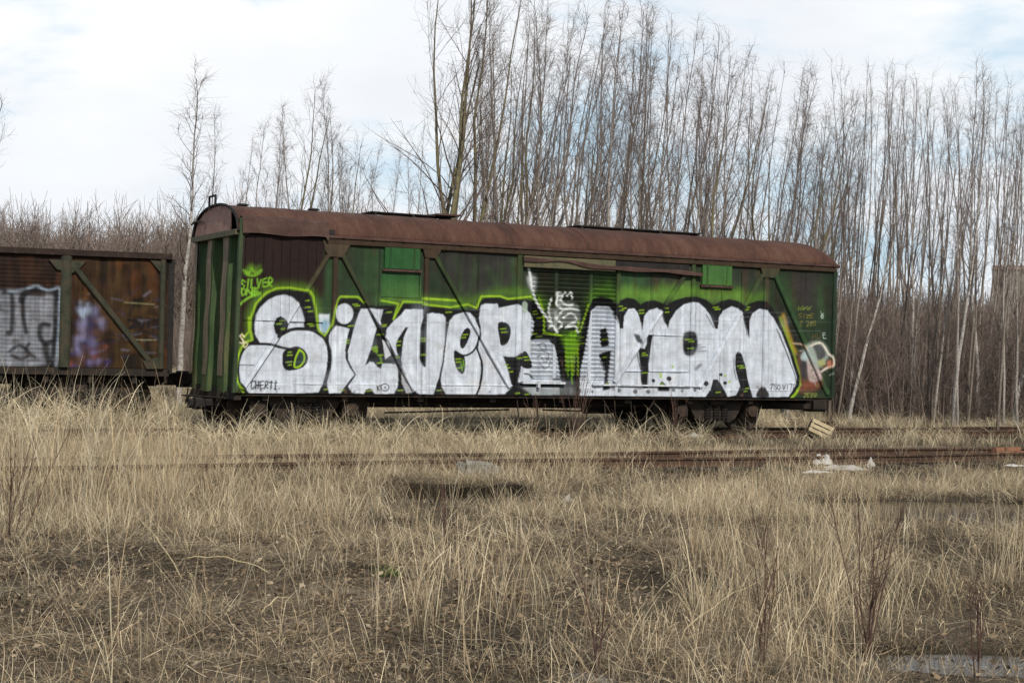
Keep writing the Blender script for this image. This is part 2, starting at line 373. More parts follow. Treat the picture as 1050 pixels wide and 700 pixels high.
# --- green haze and fades round the piece
g = lambda P, c, op=1, soft=0, sm=True: G.poly(P, c, op, soft, sm)
ln = lambda P, w, c, op=1, soft=0, sm=True: G.line(P, w, c, op, soft, sm)
ln([(253, 400), (244, 385), (248, 360), (259, 345), (257, 325), (264, 309), (276, 298), (294, 294), (315, 297), (323, 312), (326, 338)], 6, LIM2, .42, 6)
ln([(392, 306), (432, 308), (470, 312), (492, 306), (515, 300), (545, 302), (562, 315)], 7, LIM2, .40, 7)
ln([(604, 310), (612, 299), (622, 298), (634, 306), (645, 299), (660, 304), (680, 302), (703, 299), (722, 300), (742, 303), (752, 300), (766, 308), (783, 303)], 8, srgb(96, 142, 36), .5, 8)
for x in np.arange(612, 770, 5.0): ln([(x, 306), (x + R.uniform(-1, 3), 306 - R.uniform(6, 20))], R.uniform(1.5, 4), srgb(100, 150, 40), .3, 4)
# older piece at the right end and left patches
g([(326, 322), (338, 322), (338, 342), (328, 340)], srgb(190, 200, 205), .95, 1, False); g([(329, 330), (336, 328), (337, 341), (330, 340)], srgb(90, 140, 165), .8, 3)
g([(236, 386), (246, 380), (247, 394), (238, 396)], srgb(70, 120, 130), .7, 4)
g([(816, 392), (818, 365), (826, 358), (834, 362), (842, 395), (820, 404)], srgb(86, 60, 44), .85, 3)
g([(821, 366), (828, 357), (834, 362), (838, 372), (830, 372), (826, 372)], srgb(160, 178, 180), .95, 2)
g([(821, 371), (828, 371), (828, 386), (822, 386)], srgb(52, 52, 56), .9, 2)
g([(828, 368), (834, 370), (841, 388), (830, 391)], srgb(176, 158, 156), .9, 2); g([(823, 392), (838, 391), (840, 397), (822, 398)], srgb(120, 62, 42), .7, 3)
for k in range(40):
    x, y = R.uniform(817, 852), R.uniform(350, 400); ln([(x, y), (x + R.normal(0, 3), y + R.normal(0, 4))], R.uniform(.6, 2.2), [srgb(60, 70, 50), srgb(150, 150, 145), srgb(44, 40, 40), srgb(140, 84, 60), srgb(96, 120, 60)][k % 5], R.uniform(.3, .75), .8)
g([(826, 354), (842, 350), (850, 362), (845, 372), (836, 378), (828, 366)], srgb(140, 150, 142), .9, 3)
g([(834, 354), (842, 353), (847, 363), (840, 370), (836, 360)], srgb(50, 46, 50), .85, 2)
ln([(830, 355), (842, 351.5), (849, 362), (853, 366), (854, 374), (848, 377), (842, 381)], 2.2, srgb(205, 195, 180), .9, 1)
g([(848, 371), (852, 369), (853, 375), (849, 377)], srgb(170, 110, 85), .8, 2); ln([(812, 352), (822, 353), (826, 358)], 1.6, srgb(190, 165, 140), .8, 1)
g([(838, 371), (845, 368), (846, 374), (840, 375)], srgb(150, 150, 90), .8, 2)
ln([(803, 323), (806, 335), (811, 350), (816, 362)], 4, srgb(170, 140, 45), .8, 3); ln([(800, 326), (805, 340), (812, 358), (818, 378), (820, 394)], 3.4, srgb(128, 150, 40), .85, 2)
ln([(820, 394), (814, 405), (806, 408)], 3.4, LIME, .8, 1)
G.text(823, 407, 14, 4.4, '2E88', srgb(140, 150, 75), .7, .15, op=.75)
G.text(817, 318, 14, 4, 'WWW', srgb(120, 140, 50), .7, .3, op=.75); G.text(818, 326, 16, 5, 'SIzE', srgb(130, 125, 55), .7, .2, op=.7); G.text(819, 334, 18, 5, '2 280', srgb(130, 125, 55), .7, .1, op=.75)
G.text(841, 326, 4, 5, '6', srgb(170, 190, 180), .8, op=.9); G.text(832, 347, 10, 4.5, 'MU', srgb(95, 75, 45), .8, .2, op=.7); G.text(843, 347, 4.5, 6, 'E', srgb(170, 190, 180), .8, op=.85)
ln([(843, 326), (841.5, 319)], .8, srgb(170, 190, 180), .6)
# --- the big piece: black body, silver letters
K = [(251, 412), (246, 394), (245, 380), (247, 366), (252, 355), (258, 350), (262, 348), (259.5, 338), (259.5, 326), (263, 314), (270, 305), (280, 298.5), (292, 297), (305, 298.5), (314, 299), (318.5, 304), (321, 314), (323, 326), (325, 338), (329, 340), (334, 344), (338, 336), (342, 331), (344, 318), (347, 309), (352, 306), (366, 306), (371, 309), (374, 313), (405, 313.5), (404, 326), (413, 311), (434, 312), (468, 317), (488.5, 317), (493, 309), (497, 305), (513, 305), (520, 308), (530, 306.5), (545, 308), (553, 312), (559, 320), (561, 330), (558, 341), (566, 343), (577, 346), (583, 356), (586, 372), (590, 380), (593, 365), (597, 345), (601, 328), (604.5, 314), (609, 306), (618, 304), (627, 306.5), (632.5, 312), (636, 308), (643, 305), (651, 306.5), (657, 312), (662, 309), (670, 307.5), (678, 310), (683, 313), (691, 308), (703, 304.5), (714, 304), (724, 307), (732, 313), (738, 309), (748, 306.4), (758, 309), (764, 314.5), (769, 311), (777, 308), (786, 309), (792, 315), (798, 326), (804, 341), (813, 363), (820, 385), (820, 395), (812, 405), (806, 413)]
g(K, BLK, 1, .8, False)
S_ = [(268, 352), (263, 343), (262, 333), (263.5, 322), (268, 314), (275, 307.5), (283, 303.5), (291, 302), (299, 304.5), (305, 310), (309, 318), (311.5, 327), (312, 337), (322, 341), (331, 347), (335, 355), (336, 367), (334.5, 380), (331, 393), (326, 402), (300, 403.5), (258, 403.5), (249.5, 391), (247.8, 380), (248, 373), (251, 363), (254.5, 357), (259, 353.5)]
I_ = [(337, 403), (335, 394), (337, 381), (339, 367), (337.6, 353), (337.4, 344), (340, 338), (344, 333.6), (351, 335), (358.6, 337), (356.4, 344), (354, 358), (354, 367), (358, 376), (363.6, 384), (359, 389), (352, 398), (349, 403)]
L_ = [(370, 316.4), (377, 316.4), (386, 337), (380, 358.6), (374, 375.5), (379, 370.7), (383, 371.5), (387, 376.4), (390.7, 378), (392, 372.5), (405.7, 373), (408, 379), (408.3, 390), (407, 397), (403.6, 403.5), (384, 403.5), (380, 398), (375, 399), (373, 403.5), (361, 402.5), (356.4, 396), (361, 390), (365, 384), (361, 377), (357, 368.6), (357, 360), (360, 349), (364, 333), (368, 321)]
N_ = [(415.7, 317), (433.6, 317), (433.6, 325.7), (430.7, 337), (430, 367), (433.6, 376.4), (435.7, 375.7), (436.4, 357), (437, 322), (443, 320.7), (454, 322), (457, 326), (456.4, 347), (453.6, 370), (450, 387), (447, 395), (444, 404), (430, 404), (424, 400.5), (420, 395.7), (411.4, 377), (411.4, 367), (414, 346), (418.6, 335.7), (415.7, 335.7), (408, 347), (405.7, 353), (407, 364), (405, 364.7), (400, 354), (394, 345), (397, 337), (404, 328.6), (411, 323)]
E_ = [(475.7, 320), (482, 321), (487, 326), (490, 335), (490.5, 343), (489, 352), (489, 359), (492.5, 370), (493, 381), (491, 394), (488, 404), (457, 404), (452.5, 396), (452, 388), (455, 372), (458, 346), (461, 329), (466, 323)]
R_ = [(493, 313), (497, 311.4), (510, 311.4), (511.4, 315.7), (521, 313.6), (530, 312), (538.6, 315.7), (544, 321.4), (548, 330), (547, 340), (543.6, 348.6), (553, 348), (563, 348.6), (568.6, 354), (572, 367), (575.7, 391.8), (530, 391.8), (533, 380), (536, 369), (537, 362), (533, 362), (527, 366), (515.7, 365), (520, 377), (525, 396), (517, 404), (489, 404), (493, 390), (494.5, 378), (493, 366), (490, 357), (492, 346), (493, 335), (491.4, 326)]
A_ = [(606.4, 319), (611.4, 314), (624, 314), (628.6, 318.6), (633, 328.6), (635.7, 337), (639, 337), (640, 324), (644, 316.8), (650, 316), (654, 321), (657.5, 331.4), (658.6, 340), (660.7, 324), (665.7, 318), (674, 315.7), (678.6, 320), (682, 330), (685, 337), (687, 328.6), (693, 318.6), (701.4, 312), (709, 310), (716, 310), (723, 316), (728.6, 324), (733.6, 337), (736.4, 337), (737, 325.7), (741.4, 318.6), (750, 314), (757, 316.4), (761.4, 323), (765, 335.7), (768.2, 347), (768.6, 328.6), (771.4, 321.4), (778.6, 316.4), (787, 318.6), (794, 327), (801.4, 341.4), (810, 364), (817, 387), (816, 394), (808, 406.5), (771.4, 407), (767, 390), (764, 373), (760.7, 363), (756.4, 360), (754, 364), (754, 378.6), (758.6, 395.7), (754, 405), (745.7, 406.5), (740.7, 395.7), (735.7, 388.6), (731.4, 388.6), (728.6, 398.6), (723, 406.5), (593.6, 405.5), (595.7, 378.6), (600, 360), (604, 334)]
for P in (S_, I_, L_, N_, E_, R_, A_): g(P, WHT, 1, .6, False)
g([(353 + 9.2 * math.cos(a), 321.6 + 10.4 * math.sin(a)) for a in np.linspace(0, 6.283, 15)[:-1]], WHT, 1, .6)
g([(377.5, 316), (393, 317.5), (389, 334)], WHT, 1, .6, False); g([(392, 348), (397, 351), (401, 364), (395, 368)], srgb(185, 190, 195), 1, .6, False)
g([(411, 379), (424, 402), (416, 403), (412, 393)], srgb(150, 153, 158), 1, .6, False); g([(534, 396), (573, 397), (574, 404.5), (545, 404.5)], srgb(165, 172, 178), .9, 1, False)
g([(534, 397), (590, 398), (590, 405), (545, 405)], srgb(120, 125, 125), .5, 2, False)
for k in range(260):   # uneven coverage of the silver
    x, y = R.uniform(250, 812), R.uniform(304, 404); m_ = G.mask_line([(x, y), (x + R.normal(0, 7), y + R.normal(0, 7))], R.uniform(2, 9), 4)
    if m_ is not None:
        q_, (x0_, x1_, y0_, y1_) = m_; br_ = G.rgb[y0_:y1_, x0_:x1_].mean(2) > .3; G.put((q_ * br_, m_[1]), [srgb(168, 174, 182), srgb(222, 228, 235), srgb(140, 142, 146), srgb(176, 172, 164)][k % 4], R.uniform(.12, .42))
for k in range(70):
    x = R.uniform(250, 812); y = R.uniform(312, 385); m_ = G.mask_line([(x, y), (x + R.normal(0, .4), y + R.uniform(6, 26))], R.uniform(.4, 1.0), .4)
    if m_ is not None: G.put(m_, srgb(70, 72, 76), R.uniform(.1, .4))
# holes and inner strokes
g([(281, 334), (283, 327), (287, 324.5), (292, 327), (295, 335), (292, 340), (286, 346), (283, 342)], BLK)
ln([(285, 345), (290, 342), (297, 338.5), (307, 337), (321, 338.5), (331, 344.5), (336.5, 354), (338, 368), (336, 383), (332, 396), (327, 405)], 3.4, BLK)
ln([(258, 352.5), (268, 352.5), (277, 353), (288, 356), (298, 358)], 2.6, BLK)
g([(290.5, 361), (296, 357), (304, 355), (310, 357), (315, 363), (315.5, 370), (311, 376), (303, 379), (294, 379.5), (290, 375), (289.5, 368)], BLK)
g([(307, 359), (311, 362.5), (311.5, 369), (308, 374.5), (302.5, 375.5), (303.5, 367)], srgb(40, 60, 50), .8); ln([(307, 358.5), (311.3, 362), (312, 369), (308, 375), (302, 376), (303, 367), (307, 358.5)], 1.8, LIME)
g([(480, 336), (482.2, 340), (479.5, 350), (474.5, 357.5), (471.6, 353), (473, 344), (476, 338)], BLK)
g([(466, 359), (471.4, 363.6), (476.4, 366), (477.2, 374), (476, 381.4), (473, 383), (468, 377.5), (465.6, 367)], BLK)
ln([(467, 360), (475.5, 364.5), (484, 361), (489, 353), (491, 344), (492, 336)], 2, BLK); ln([(488.5, 357), (493.8, 370), (494.2, 382), (491.8, 395), (488, 405)], 2.2, BLK)
g([(510.5, 331.4), (518.6, 330.7), (523.4, 335.7), (523.4, 344), (520, 352), (513.8, 353.8), (512, 345.7)], BLK)
g([(536, 361), (541, 362), (546, 375), (541, 378), (534, 374)], BLK)
g([(616, 338), (621.4, 335.5), (623.6, 341.4), (625, 354), (617, 356.4), (615.6, 347)], BLK, 1, .8, False); g([(614, 363), (627, 359), (625.7, 373), (623.5, 390), (625.7, 398.6), (617, 400.5), (620, 391), (621, 380)], BLK, 1, .8, False)
g([(663.5, 343), (669.5, 343), (667, 358), (664.8, 374), (664, 398), (658.6, 398), (656.5, 376), (654.4, 358), (657, 356.5), (661, 357.5), (663.5, 352)], BLK, 1, .7, False); g([(649.5, 342), (656, 343.5), (658, 352), (655.5, 353), (652, 348)], BLK, .9, 1.2, False)
g([(701.4, 341.4), (713, 340.7), (715.5, 353), (712, 363), (703, 364), (700, 355)], BLK, 1, 1.5)
for y in (353.6, 355.8, 358, 360): ln([(714, y), (714 + R.uniform(4, 13), y - .3)], .9, BLK, .8)
for x, y in ((716, 376), (714, 378), (718, 374)): G.dot(x, y, 2.2, (.05, .05, .055), .5)
g([(674, 397), (678.6, 390.5), (686, 397), (686, 401), (674, 401)], BLK, 1, 1.2, False)
for x, y, r in ((670, 390, 2), (686, 388, 2.6), (724, 393, 2.6), (739.4, 384, 1.9), (743.6, 392.5, 2)):
    G.dot(x, y, r, (.03, .03, .035)); ln([(x, y), (x, y + r * 2.2)], .6, BLK, .8)
g([(775, 407), (777, 400), (782, 396.5), (787, 401), (787.5, 407)], (.02, .02, .022), 1, 1.2)
for x, y in ((743.6, 385), (748, 391.4), (690, 376), (677, 383), (678, 386)): G.dot(x, y, 1.5, srgb(150, 180, 70), .8)
for x in (607, 634, 651, 664, 690, 699, 712): G.dot(x, 400 + R.uniform(-1, 1.5), R.uniform(1.3, 2.4), (.03, .03, .03), .8)
# thin double strokes for depth
for P in ([(724, 322), (729, 331), (732, 336)], [(762, 326), (764.5, 336), (766, 343)], [(796.5, 337), (806, 361), (815, 384), (816, 392)], [(752.5, 367), (752.8, 379), (755, 389)], [(653, 361), (656, 376), (658, 392)], [(655.5, 322), (657, 330)], [(679, 323), (682, 331)], [(629, 321), (633, 331)], [(616, 370), (620, 380)]):
    ln(P, 1.0, BLK, .95)
ln([(799, 341), (808, 364), (815.5, 386)], .8, BLK, .8)
ln([(246.5, 374), (262, 374.5)], .9, BLK, .9)
# lime outline
for P, w in (([(252, 402), (245.5, 390), (243.5, 379), (246, 365), (250, 356), (254, 350.5), (260, 348.5), (258, 338), (258, 326), (263, 311), (273, 300), (284, 295.3), (297, 295), (309, 297), (317, 298), (321, 304), (323.5, 318), (325, 330), (327, 339), (333, 344), (340, 333), (343, 318), (346.4, 307), (349, 304), (367, 304.3), (373, 310)], 1.8),
             ([(391, 308), (408.6, 311.4), (403.6, 327)], 1.8), ([(403.6, 327), (413.5, 309), (434, 310)], 1.6), ([(434, 306), (468, 308)], 2.2), ([(434, 312), (462, 315), (480, 312), (488.6, 315.7), (493.6, 303.8), (513, 303.6), (521, 306.4), (545, 304), (556, 314), (558.5, 330), (558, 341)], 1.9),
             ([(558, 341), (576, 344)], 2.2), ([(553, 305), (558, 318)], 1.4), ([(594, 330), (590, 345), (585, 352)], 3), ([(256, 325), (257, 340), (252, 346), (250, 342)], 1.5), ([(604, 312), (600, 325), (595, 340)], 2.0)):
    ln(P, w, LIME, .92, .7, False)
# green drips between the two words
for k in range(26):
    x = 577 + R.uniform(0, 17); y = 343 + R.uniform(-3, 10); ln([(x, y), (x + R.uniform(-.6, .6), y + R.uniform(6, 48 - abs(x - 586) * 2.2))], R.uniform(.8, 2.0), LIM2 if k % 2 else LIME, .75, .6)
g([(576, 343), (594, 343), (590, 362), (583, 362)], LIM2, .55, 4)
# short green dashes in the black
for x, y in ((315, 308), (315, 315), (318, 319), (318, 332), (320, 334), (286, 332), (289, 329), (290, 337), (297, 361), (297, 364), (296, 371), (297, 374), (364, 312), (366, 313.5), (360, 334), (356, 349), (356, 351.5), (334, 399), (350, 400), (378, 400.5), (399, 320), (394, 333), (393, 334.5), (389, 343), (384, 356), (385, 360), (384, 358), (390, 364), (389, 372), (409, 350), (408, 354), (433, 347), (434, 349.5), (434, 363.5), (407, 366), (410, 400), (450, 400), (460, 320), (477, 343), (475, 346), (470, 371), (471, 377), (470, 368), (516, 337), (517, 340.5), (519, 374), (521, 377), (524, 381), (539, 366), (541, 369), (549, 319), (549, 322), (553, 326), (549, 342), (553, 345), (532, 367), (540, 404), (530, 403), (636, 314), (637, 318), (640, 316), (658, 318), (658, 321), (683, 316), (684, 320), (621, 348), (621, 366), (623, 393), (660, 362), (661, 364), (661, 382), (705, 348), (709, 350), (708, 357), (734, 315), (736, 317), (767, 315), (766, 317.5), (759, 375), (761, 377), (766, 398), (764, 401), (736, 402), (678, 394), (679, 395.5), (596, 346), (597, 352)):
    dx = R.uniform(1.6, 3); ln([(x - dx, y + .2), (x + dx, y - .2)], 1.0, LIME, .8, .5)
for x, y in ((385, 358), (390, 368), (475, 372), (473, 376)): ln([(x, y - 3), (x + 1.2, y + 4)], 1.6, LIM2, .7, 1)
# tags
G.text(258.5, 398.5, 30, 7.5, 'CHERTi.', BLK, 1.15, .1); G.text(386, 400, 4.2, 5.2, 'K', BLK, .9)
ln([(394.3 + 4.2 * math.cos(a), 397 + 3.7 * math.sin(a)) for a in np.linspace(0, 6.4, 14)], .9, BLK, 1, 0, False); G.dot(394.5, 397, .9, BLK)
G.text(789, 399.5, 11, 5.5, 'TSQ', BLK, .85, .1); G.text(802, 399.5, 14, 6, 'VITO', BLK, .85, .1); ln([(788, 400.5), (799, 401), (814, 400)], .6, BLK, .7)
G.text(246, 296, 33, 9, 'SILVER', LIM2, 1.5, .1, .35); G.text(247, 303, 18, 6.5, 'ONE', LIM2, 1.5, .1, .3)
ln([(247, 312), (256, 305), (267, 301), (262, 300)], 2.2, LIM2, .9, .6); ln([(250, 277), (255, 282), (263, 282), (268, 277), (262, 280), (258, 275), (256, 280), (250, 277)], 2.2, LIM2, .85, 1); ln([(253, 279), (258, 272), (262, 279), (266, 273)], 3, LIM2, .45, 3)
ln([(244.5, 291), (244.7, 299)], .9, LIM2, .7)
G.text(246.5, 352, 6, 9, 'S', srgb(215, 200, 175), 1.2, .1); G.text(251, 356, 5, 5, 'O', srgb(200, 190, 150), 1.1)
# white streak and letters on the door
ln([(542, 273), (545, 288), (548, 303), (553, 314), (560, 324), (566, 332), (572, 341)], 2.6, srgb(205, 210, 210), .95, .5); g([(541, 284), (550, 284), (549, 298), (546, 300)], srgb(195, 200, 200), .7, 3)
WT = srgb(205, 210, 208)
for P in ([(572, 306), (571, 312), (577, 318), (571, 326)], [(580, 300), (577, 303), (576, 309), (583, 313), (588, 312)], [(582, 303), (586, 300), (587, 306)], [(577, 318), (585, 316), (593, 318)], [(578, 326), (586, 321), (592, 328), (583, 333)], [(570, 326), (577, 333), (571, 338)], [(566, 306), (563, 318), (566, 332), (563, 336)], [(580, 336), (590, 334), (593, 341)], [(573, 300), (572, 306)]):
    ln(P, 2.4, WT, .95, .4)
g([(570, 299), (576, 299), (577, 312), (571, 312)], WT, .6, 1.0, False); g([(573, 312), (592, 312), (594, 330), (573, 332)], WT, .28, 2); g([(562, 318), (570, 318), (572, 336), (563, 336)], WT, .3, 2)
g([(535, 311), (538, 308), (541, 311), (541, 321), (535, 321)], srgb(150, 165, 150), .8, 1, False)
for P in ([(551, 354), (558, 352), (560, 358), (552, 360)], [(557, 360), (563, 363), (560, 371), (555, 366)], [(560, 366), (565, 372), (560, 378)], [(551, 366), (556, 364)], [(553, 354), (556, 358)], [(554, 373), (559, 378)]): ln(P, .9, srgb(50, 45, 45), .9)
ln([(538, 383), (543, 384), (547, 388)], 1.6, BLK, .9, .4); g([(567, 387.5), (575, 388), (575, 389.8), (567, 389.5)], BLK, .9, .3, False)
# dirt along brace and post edges, with the braces' shadow line painted in
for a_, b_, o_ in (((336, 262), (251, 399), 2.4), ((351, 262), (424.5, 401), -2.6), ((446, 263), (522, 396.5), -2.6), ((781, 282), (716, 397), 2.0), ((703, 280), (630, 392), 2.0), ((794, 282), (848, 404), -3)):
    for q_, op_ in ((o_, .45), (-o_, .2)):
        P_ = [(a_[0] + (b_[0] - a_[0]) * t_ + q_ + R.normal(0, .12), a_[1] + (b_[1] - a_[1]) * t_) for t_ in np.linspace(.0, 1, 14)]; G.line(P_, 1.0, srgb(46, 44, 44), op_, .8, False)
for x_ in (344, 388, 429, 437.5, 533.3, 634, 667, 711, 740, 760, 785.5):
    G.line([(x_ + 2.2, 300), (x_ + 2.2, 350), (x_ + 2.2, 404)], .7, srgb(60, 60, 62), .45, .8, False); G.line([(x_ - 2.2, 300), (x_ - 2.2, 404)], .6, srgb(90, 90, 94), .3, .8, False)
for y_ in np.arange(318, 404, 4.6):
    for k in range(8):
        x_ = R.uniform(250, 800); G.line([(x_, y_ + (x_ - 525) * .01), (x_ + R.uniform(15, 70), y_ + (x_ - 500) * .01)], .5, srgb(120, 124, 132), R.uniform(.1, .4), .5, False)
for k in range(50):
    x, y = R.uniform(255, 810), R.uniform(315, 400); G.line([(x, y), (x + R.normal(0, 9), y + R.normal(0, 4))], R.uniform(3, 12), srgb(150, 156, 166), R.uniform(.08, .25), 5, False)
for k in range(45):
    x = R.uniform(255, 810); G.line([(x, 392 + R.uniform(-6, 3)), (x + .3, 405)], R.uniform(.5, 1.6), srgb(84, 70, 58), R.uniform(.15, .5), 1.2, False)
# --- grime over everything: a few runs from the frame top and rust at the bottom edge
for k in range(46):
    x = R.uniform(340, 850); y0 = 247 + (x - 250) * .055; ln([(x, y0), (x + R.normal(0, .6), y0 + R.uniform(6, 40))], R.uniform(1.5, 5), [srgb(70, 42, 30), srgb(26, 20, 18)][k % 2], R.uniform(.2, .5), 2.5)
for k in range(60):
    x = R.uniform(250, 850); y0 = 246 + (x - 250) * .055; ln([(x, y0), (x + R.uniform(-1, 1), y0 + R.uniform(8, 60))], R.uniform(.6, 2.4), srgb(30, 22, 18), R.uniform(.08, .3), 3)
for k in range(90):
    x = R.uniform(250, 815); y = R.uniform(330, 404); ln([(x, y), (x + R.uniform(-14, 14), y + R.uniform(-.5, .5))], R.uniform(.5, 1.4), srgb(120, 120, 118), R.uniform(.08, .3), 1.0)
for k in range(40):
    x = R.uniform(250, 815); y = R.uniform(396, 405); G.dot(x, y, R.uniform(.6, 1.8), srgb(90, 62, 45), R.uniform(.2, .6))

# ------------------------------------------------------------------ THE WAGON
wagon = empty('freight_wagon', (AX, AY, 0), TH)
tag(wagon, 'covered goods wagon with rusty arched roof and silver lettering along its green side', 'goods wagon', 'freight wagons standing in the yard')
ZT = ZB + WH
def bow(u, z):                                       # the end posts lean outwards slightly at the foot
    return -0.07 * np.clip(1 - (z - ZB) / WH, 0, 1) * np.clip(1 - u / .8, 0, 1)
def dent(u, z, k=1.0):
    return k * (.006 * np.sin(u * 5.1 + 1.3 * np.sin(z * 2.1)) * np.sin(z * 4.3 + u) + .004 * np.sin(u * 11.3 + z * 3) + .003 * np.sin(z * 17 + 2 * np.sin(u * 3)))
def grid(u0, u1, z0, z1, du, dz, fn):
    nu = max(int(round((u1 - u0) / du)), 1); nz = max(int(round((z1 - z0) / dz)), 1)
    U, Z = np.meshgrid(np.linspace(u0, u1, nu + 1), np.linspace(z0, z1, nz + 1)); U = U.ravel(); Z = Z.ravel()
    D = fn(U, Z); V = np.stack([U + bow(U, Z), D, Z], 1)
    i = (np.arange(nz)[:, None] * (nu + 1) + np.arange(nu)[None]).ravel()
    return V, np.stack([i, i + 1, i + nu + 2, i + nu + 1], 1), U, Z
uD0 = plane_uv(536.5, 330)[0]; uD1 = plane_uv(632.5, 330)[0]       # door opening
zdoor = plane_uv(560, 392)[1]
def wall_fn(U, Z):
    D = dent(U, Z)
    D = D - .018 * (Z < ZB + .17) * 1.0                                   # bottom sill band stands proud
    return D
V, Fq, U, Z = grid(0, WL, ZB, ZT, .0125, .0125, wall_fn)
keep = ~((U[Fq].mean(1) > uD0 + .02) & (U[Fq].mean(1) < uD1 - .02) & (Z[Fq].mean(1) > zdoor + .02) & (Z[Fq].mean(1) < ZT - .35))
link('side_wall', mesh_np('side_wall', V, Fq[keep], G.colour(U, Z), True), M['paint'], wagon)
# louvred sliding door
def seg(x): return plane_uv(x, 330)[0]
lou = [(seg(545), seg(568.5)), (seg(571.5), seg(604)), (seg(607.5), seg(631))]
def door_fn(U, Z):
    D = np.full(U.shape, .012)
    per = .089
    for a, b in lou:
        m = (U > a) & (U < b) & (Z > zdoor + .07) & (Z < ZT - .42)
        ph = ((Z - ZB) / per) % 1.0
        saw = np.where(ph < .84, .040 - ph / .84 * .052, -.012 + (ph - .84) / .16 * .052)
        D = np.where(m, saw + .004, D)
    return D + dent(U, Z, .5)
V, Fq, U, Z = grid(uD0, uD1, zdoor, ZT - .33, .0125, .0075, door_fn)
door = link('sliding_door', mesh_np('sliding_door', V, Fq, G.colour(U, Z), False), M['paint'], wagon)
door['label'] = 'louvred sliding door in the middle of the wagon side'
def painted_beam(name, p0, p1, w, depth, own, parent, y0=0.0, wear=1.0, taper=None, mat=None):
    """pressed steel beam on the wall from p0 to p1 ((u,z) points): trapezoid section, takes the paint layer"""
    p0 = np.array(p0); p1 = np.array(p1); L = np.linalg.norm(p1 - p0); d = (p1 - p0) / L; q = np.array([-d[1], d[0]])
    n = max(int(L / .02), 2); sec = [(-.5, y0 + .004), (-.5, -depth * .55), (-.36, -depth), (-.12, -depth), (.12, -depth), (.36, -depth), (.5, -depth * .55), (.5, y0 + .004)]
    V = []; Uv = []
    for i in range(n + 1):
        c = p0 + d * L * i / n; ww = w if taper is None else w + (taper - w) * i / n
        for a, dep in sec:
            p = c + q * a * ww; V.append((p[0] + float(bow(np.array(p[0]), np.array(p[1]))), dep, p[1])); Uv.append((p[0], p[1]))
    k = len(sec); Fs = [(i * k + j, i * k + j + 1, (i + 1) * k + j + 1, (i + 1) * k + j) for i in range(n) for j in range(k - 1)]
    Uv = np.array(Uv)
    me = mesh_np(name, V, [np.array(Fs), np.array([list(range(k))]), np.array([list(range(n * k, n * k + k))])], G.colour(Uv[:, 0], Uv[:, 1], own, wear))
    return link(name, me, mat or M['paint'], parent)
BG = srgb(62, 56, 40); BG2 = srgb(54, 66, 40); BR2 = srgb(54, 43, 32)
pv = lambda x, y: plane_uv(x, y)
for (a, b, w, own) in (((336, 262), (251, 399), .10, BG), ((351, 262), (424.5, 401), .11, srgb(50, 56, 36)), ((446, 263), (522, 396.5), .11, srgb(46, 60, 34)), ((781, 282), (716, 397), .11, BG2), ((703, 280), (630, 392), .11, srgb(44, 50, 38)), ((794, 282), (848, 404), .14, srgb(44, 68, 40))):
    painted_beam('diagonal_brace', pv(*a), pv(*b), w * .9, .06, own, wagon)
for x, y0, y1, w, own in ((344, 262, 404, .11, BR2), (437.5, 262, 404, .10, BR2), (533.3, 257, 404, .13, BG2), (634, 276, 404, .09, BG2), (711, 268, 404, .10, BG2), (785.5, 282, 405, .12, srgb(56, 62, 44)), (856, 277, 406, .10, srgb(34, 48, 34))):
    u = plane_uv(x, y0)[0]; painted_beam('side_post', (u, ZB + .01), (u, plane_uv(x, y0)[1] + .02), w, .042, own, wagon)
painted_beam('side_post', (.05, ZB + .01), (.05, ZT + .0), .09, .05, srgb(40, 34, 28), wagon)
for x in (388, 429, 490, 667, 740, 760): # thin sheet seams
    u = plane_uv(x, 320)[0]; painted_beam('sheet_seam', (u, ZB + .17), (u, ZT - .1), .03, .012, srgb(34, 44, 30), wagon)
painted_beam('top_rail', (plane_uv(334, 244)[0], ZT - .06), (WL - .02, ZT - .06), .12, .06, srgb(56, 44, 32), wagon)
for a, b in (((300, 393.2), (419, 394.5)), ((449, 394.3), (527, 395.2)), ((632, 397.5), (716, 397.8)), ((660, 342.5), (702, 344)), ((640, 380), (706, 380.6))):
    painted_beam('sheet_lap', pv(*a), pv(*b), .035, .022, srgb(44, 50, 36), wagon)
def plate(name, pts, dep, own, mat=None, parent=wagon, label=None):
    """flat plate standing dep proud of the wall; outline in (u,z)"""
    pts = np.array(pts); n = len(pts); V = [(p[0], -dep, p[1]) for p in pts] + [(p[0], .005, p[1]) for p in pts]
    c = G.colour(np.tile(pts[:, 0], 2), np.tile(pts[:, 1], 2), own)
    o = link(name, mesh_np(name, V, [np.array([list(range(n))[::-1]]), np.array([(i, (i + 1) % n, n + (i + 1) % n, n + i) for i in range(n)])], c), mat or M['paint'], parent)
    if label: o['label'] = label
    return o
plate('gusset', [pv(330, 246), pv(360, 247.5), pv(354, 259), pv(351, 264), pv(337, 263), pv(333, 258)], .056, srgb(66, 56, 42))
plate('gusset', [pv(432, 252), pv(453, 253), pv(449, 261), pv(446, 265), pv(435, 264)], .056, srgb(56, 46, 34))
plate('gusset', [pv(778, 270), pv(800, 271.5), pv(796, 282), pv(792, 285), pv(781, 284)], .056, srgb(62, 60, 42))
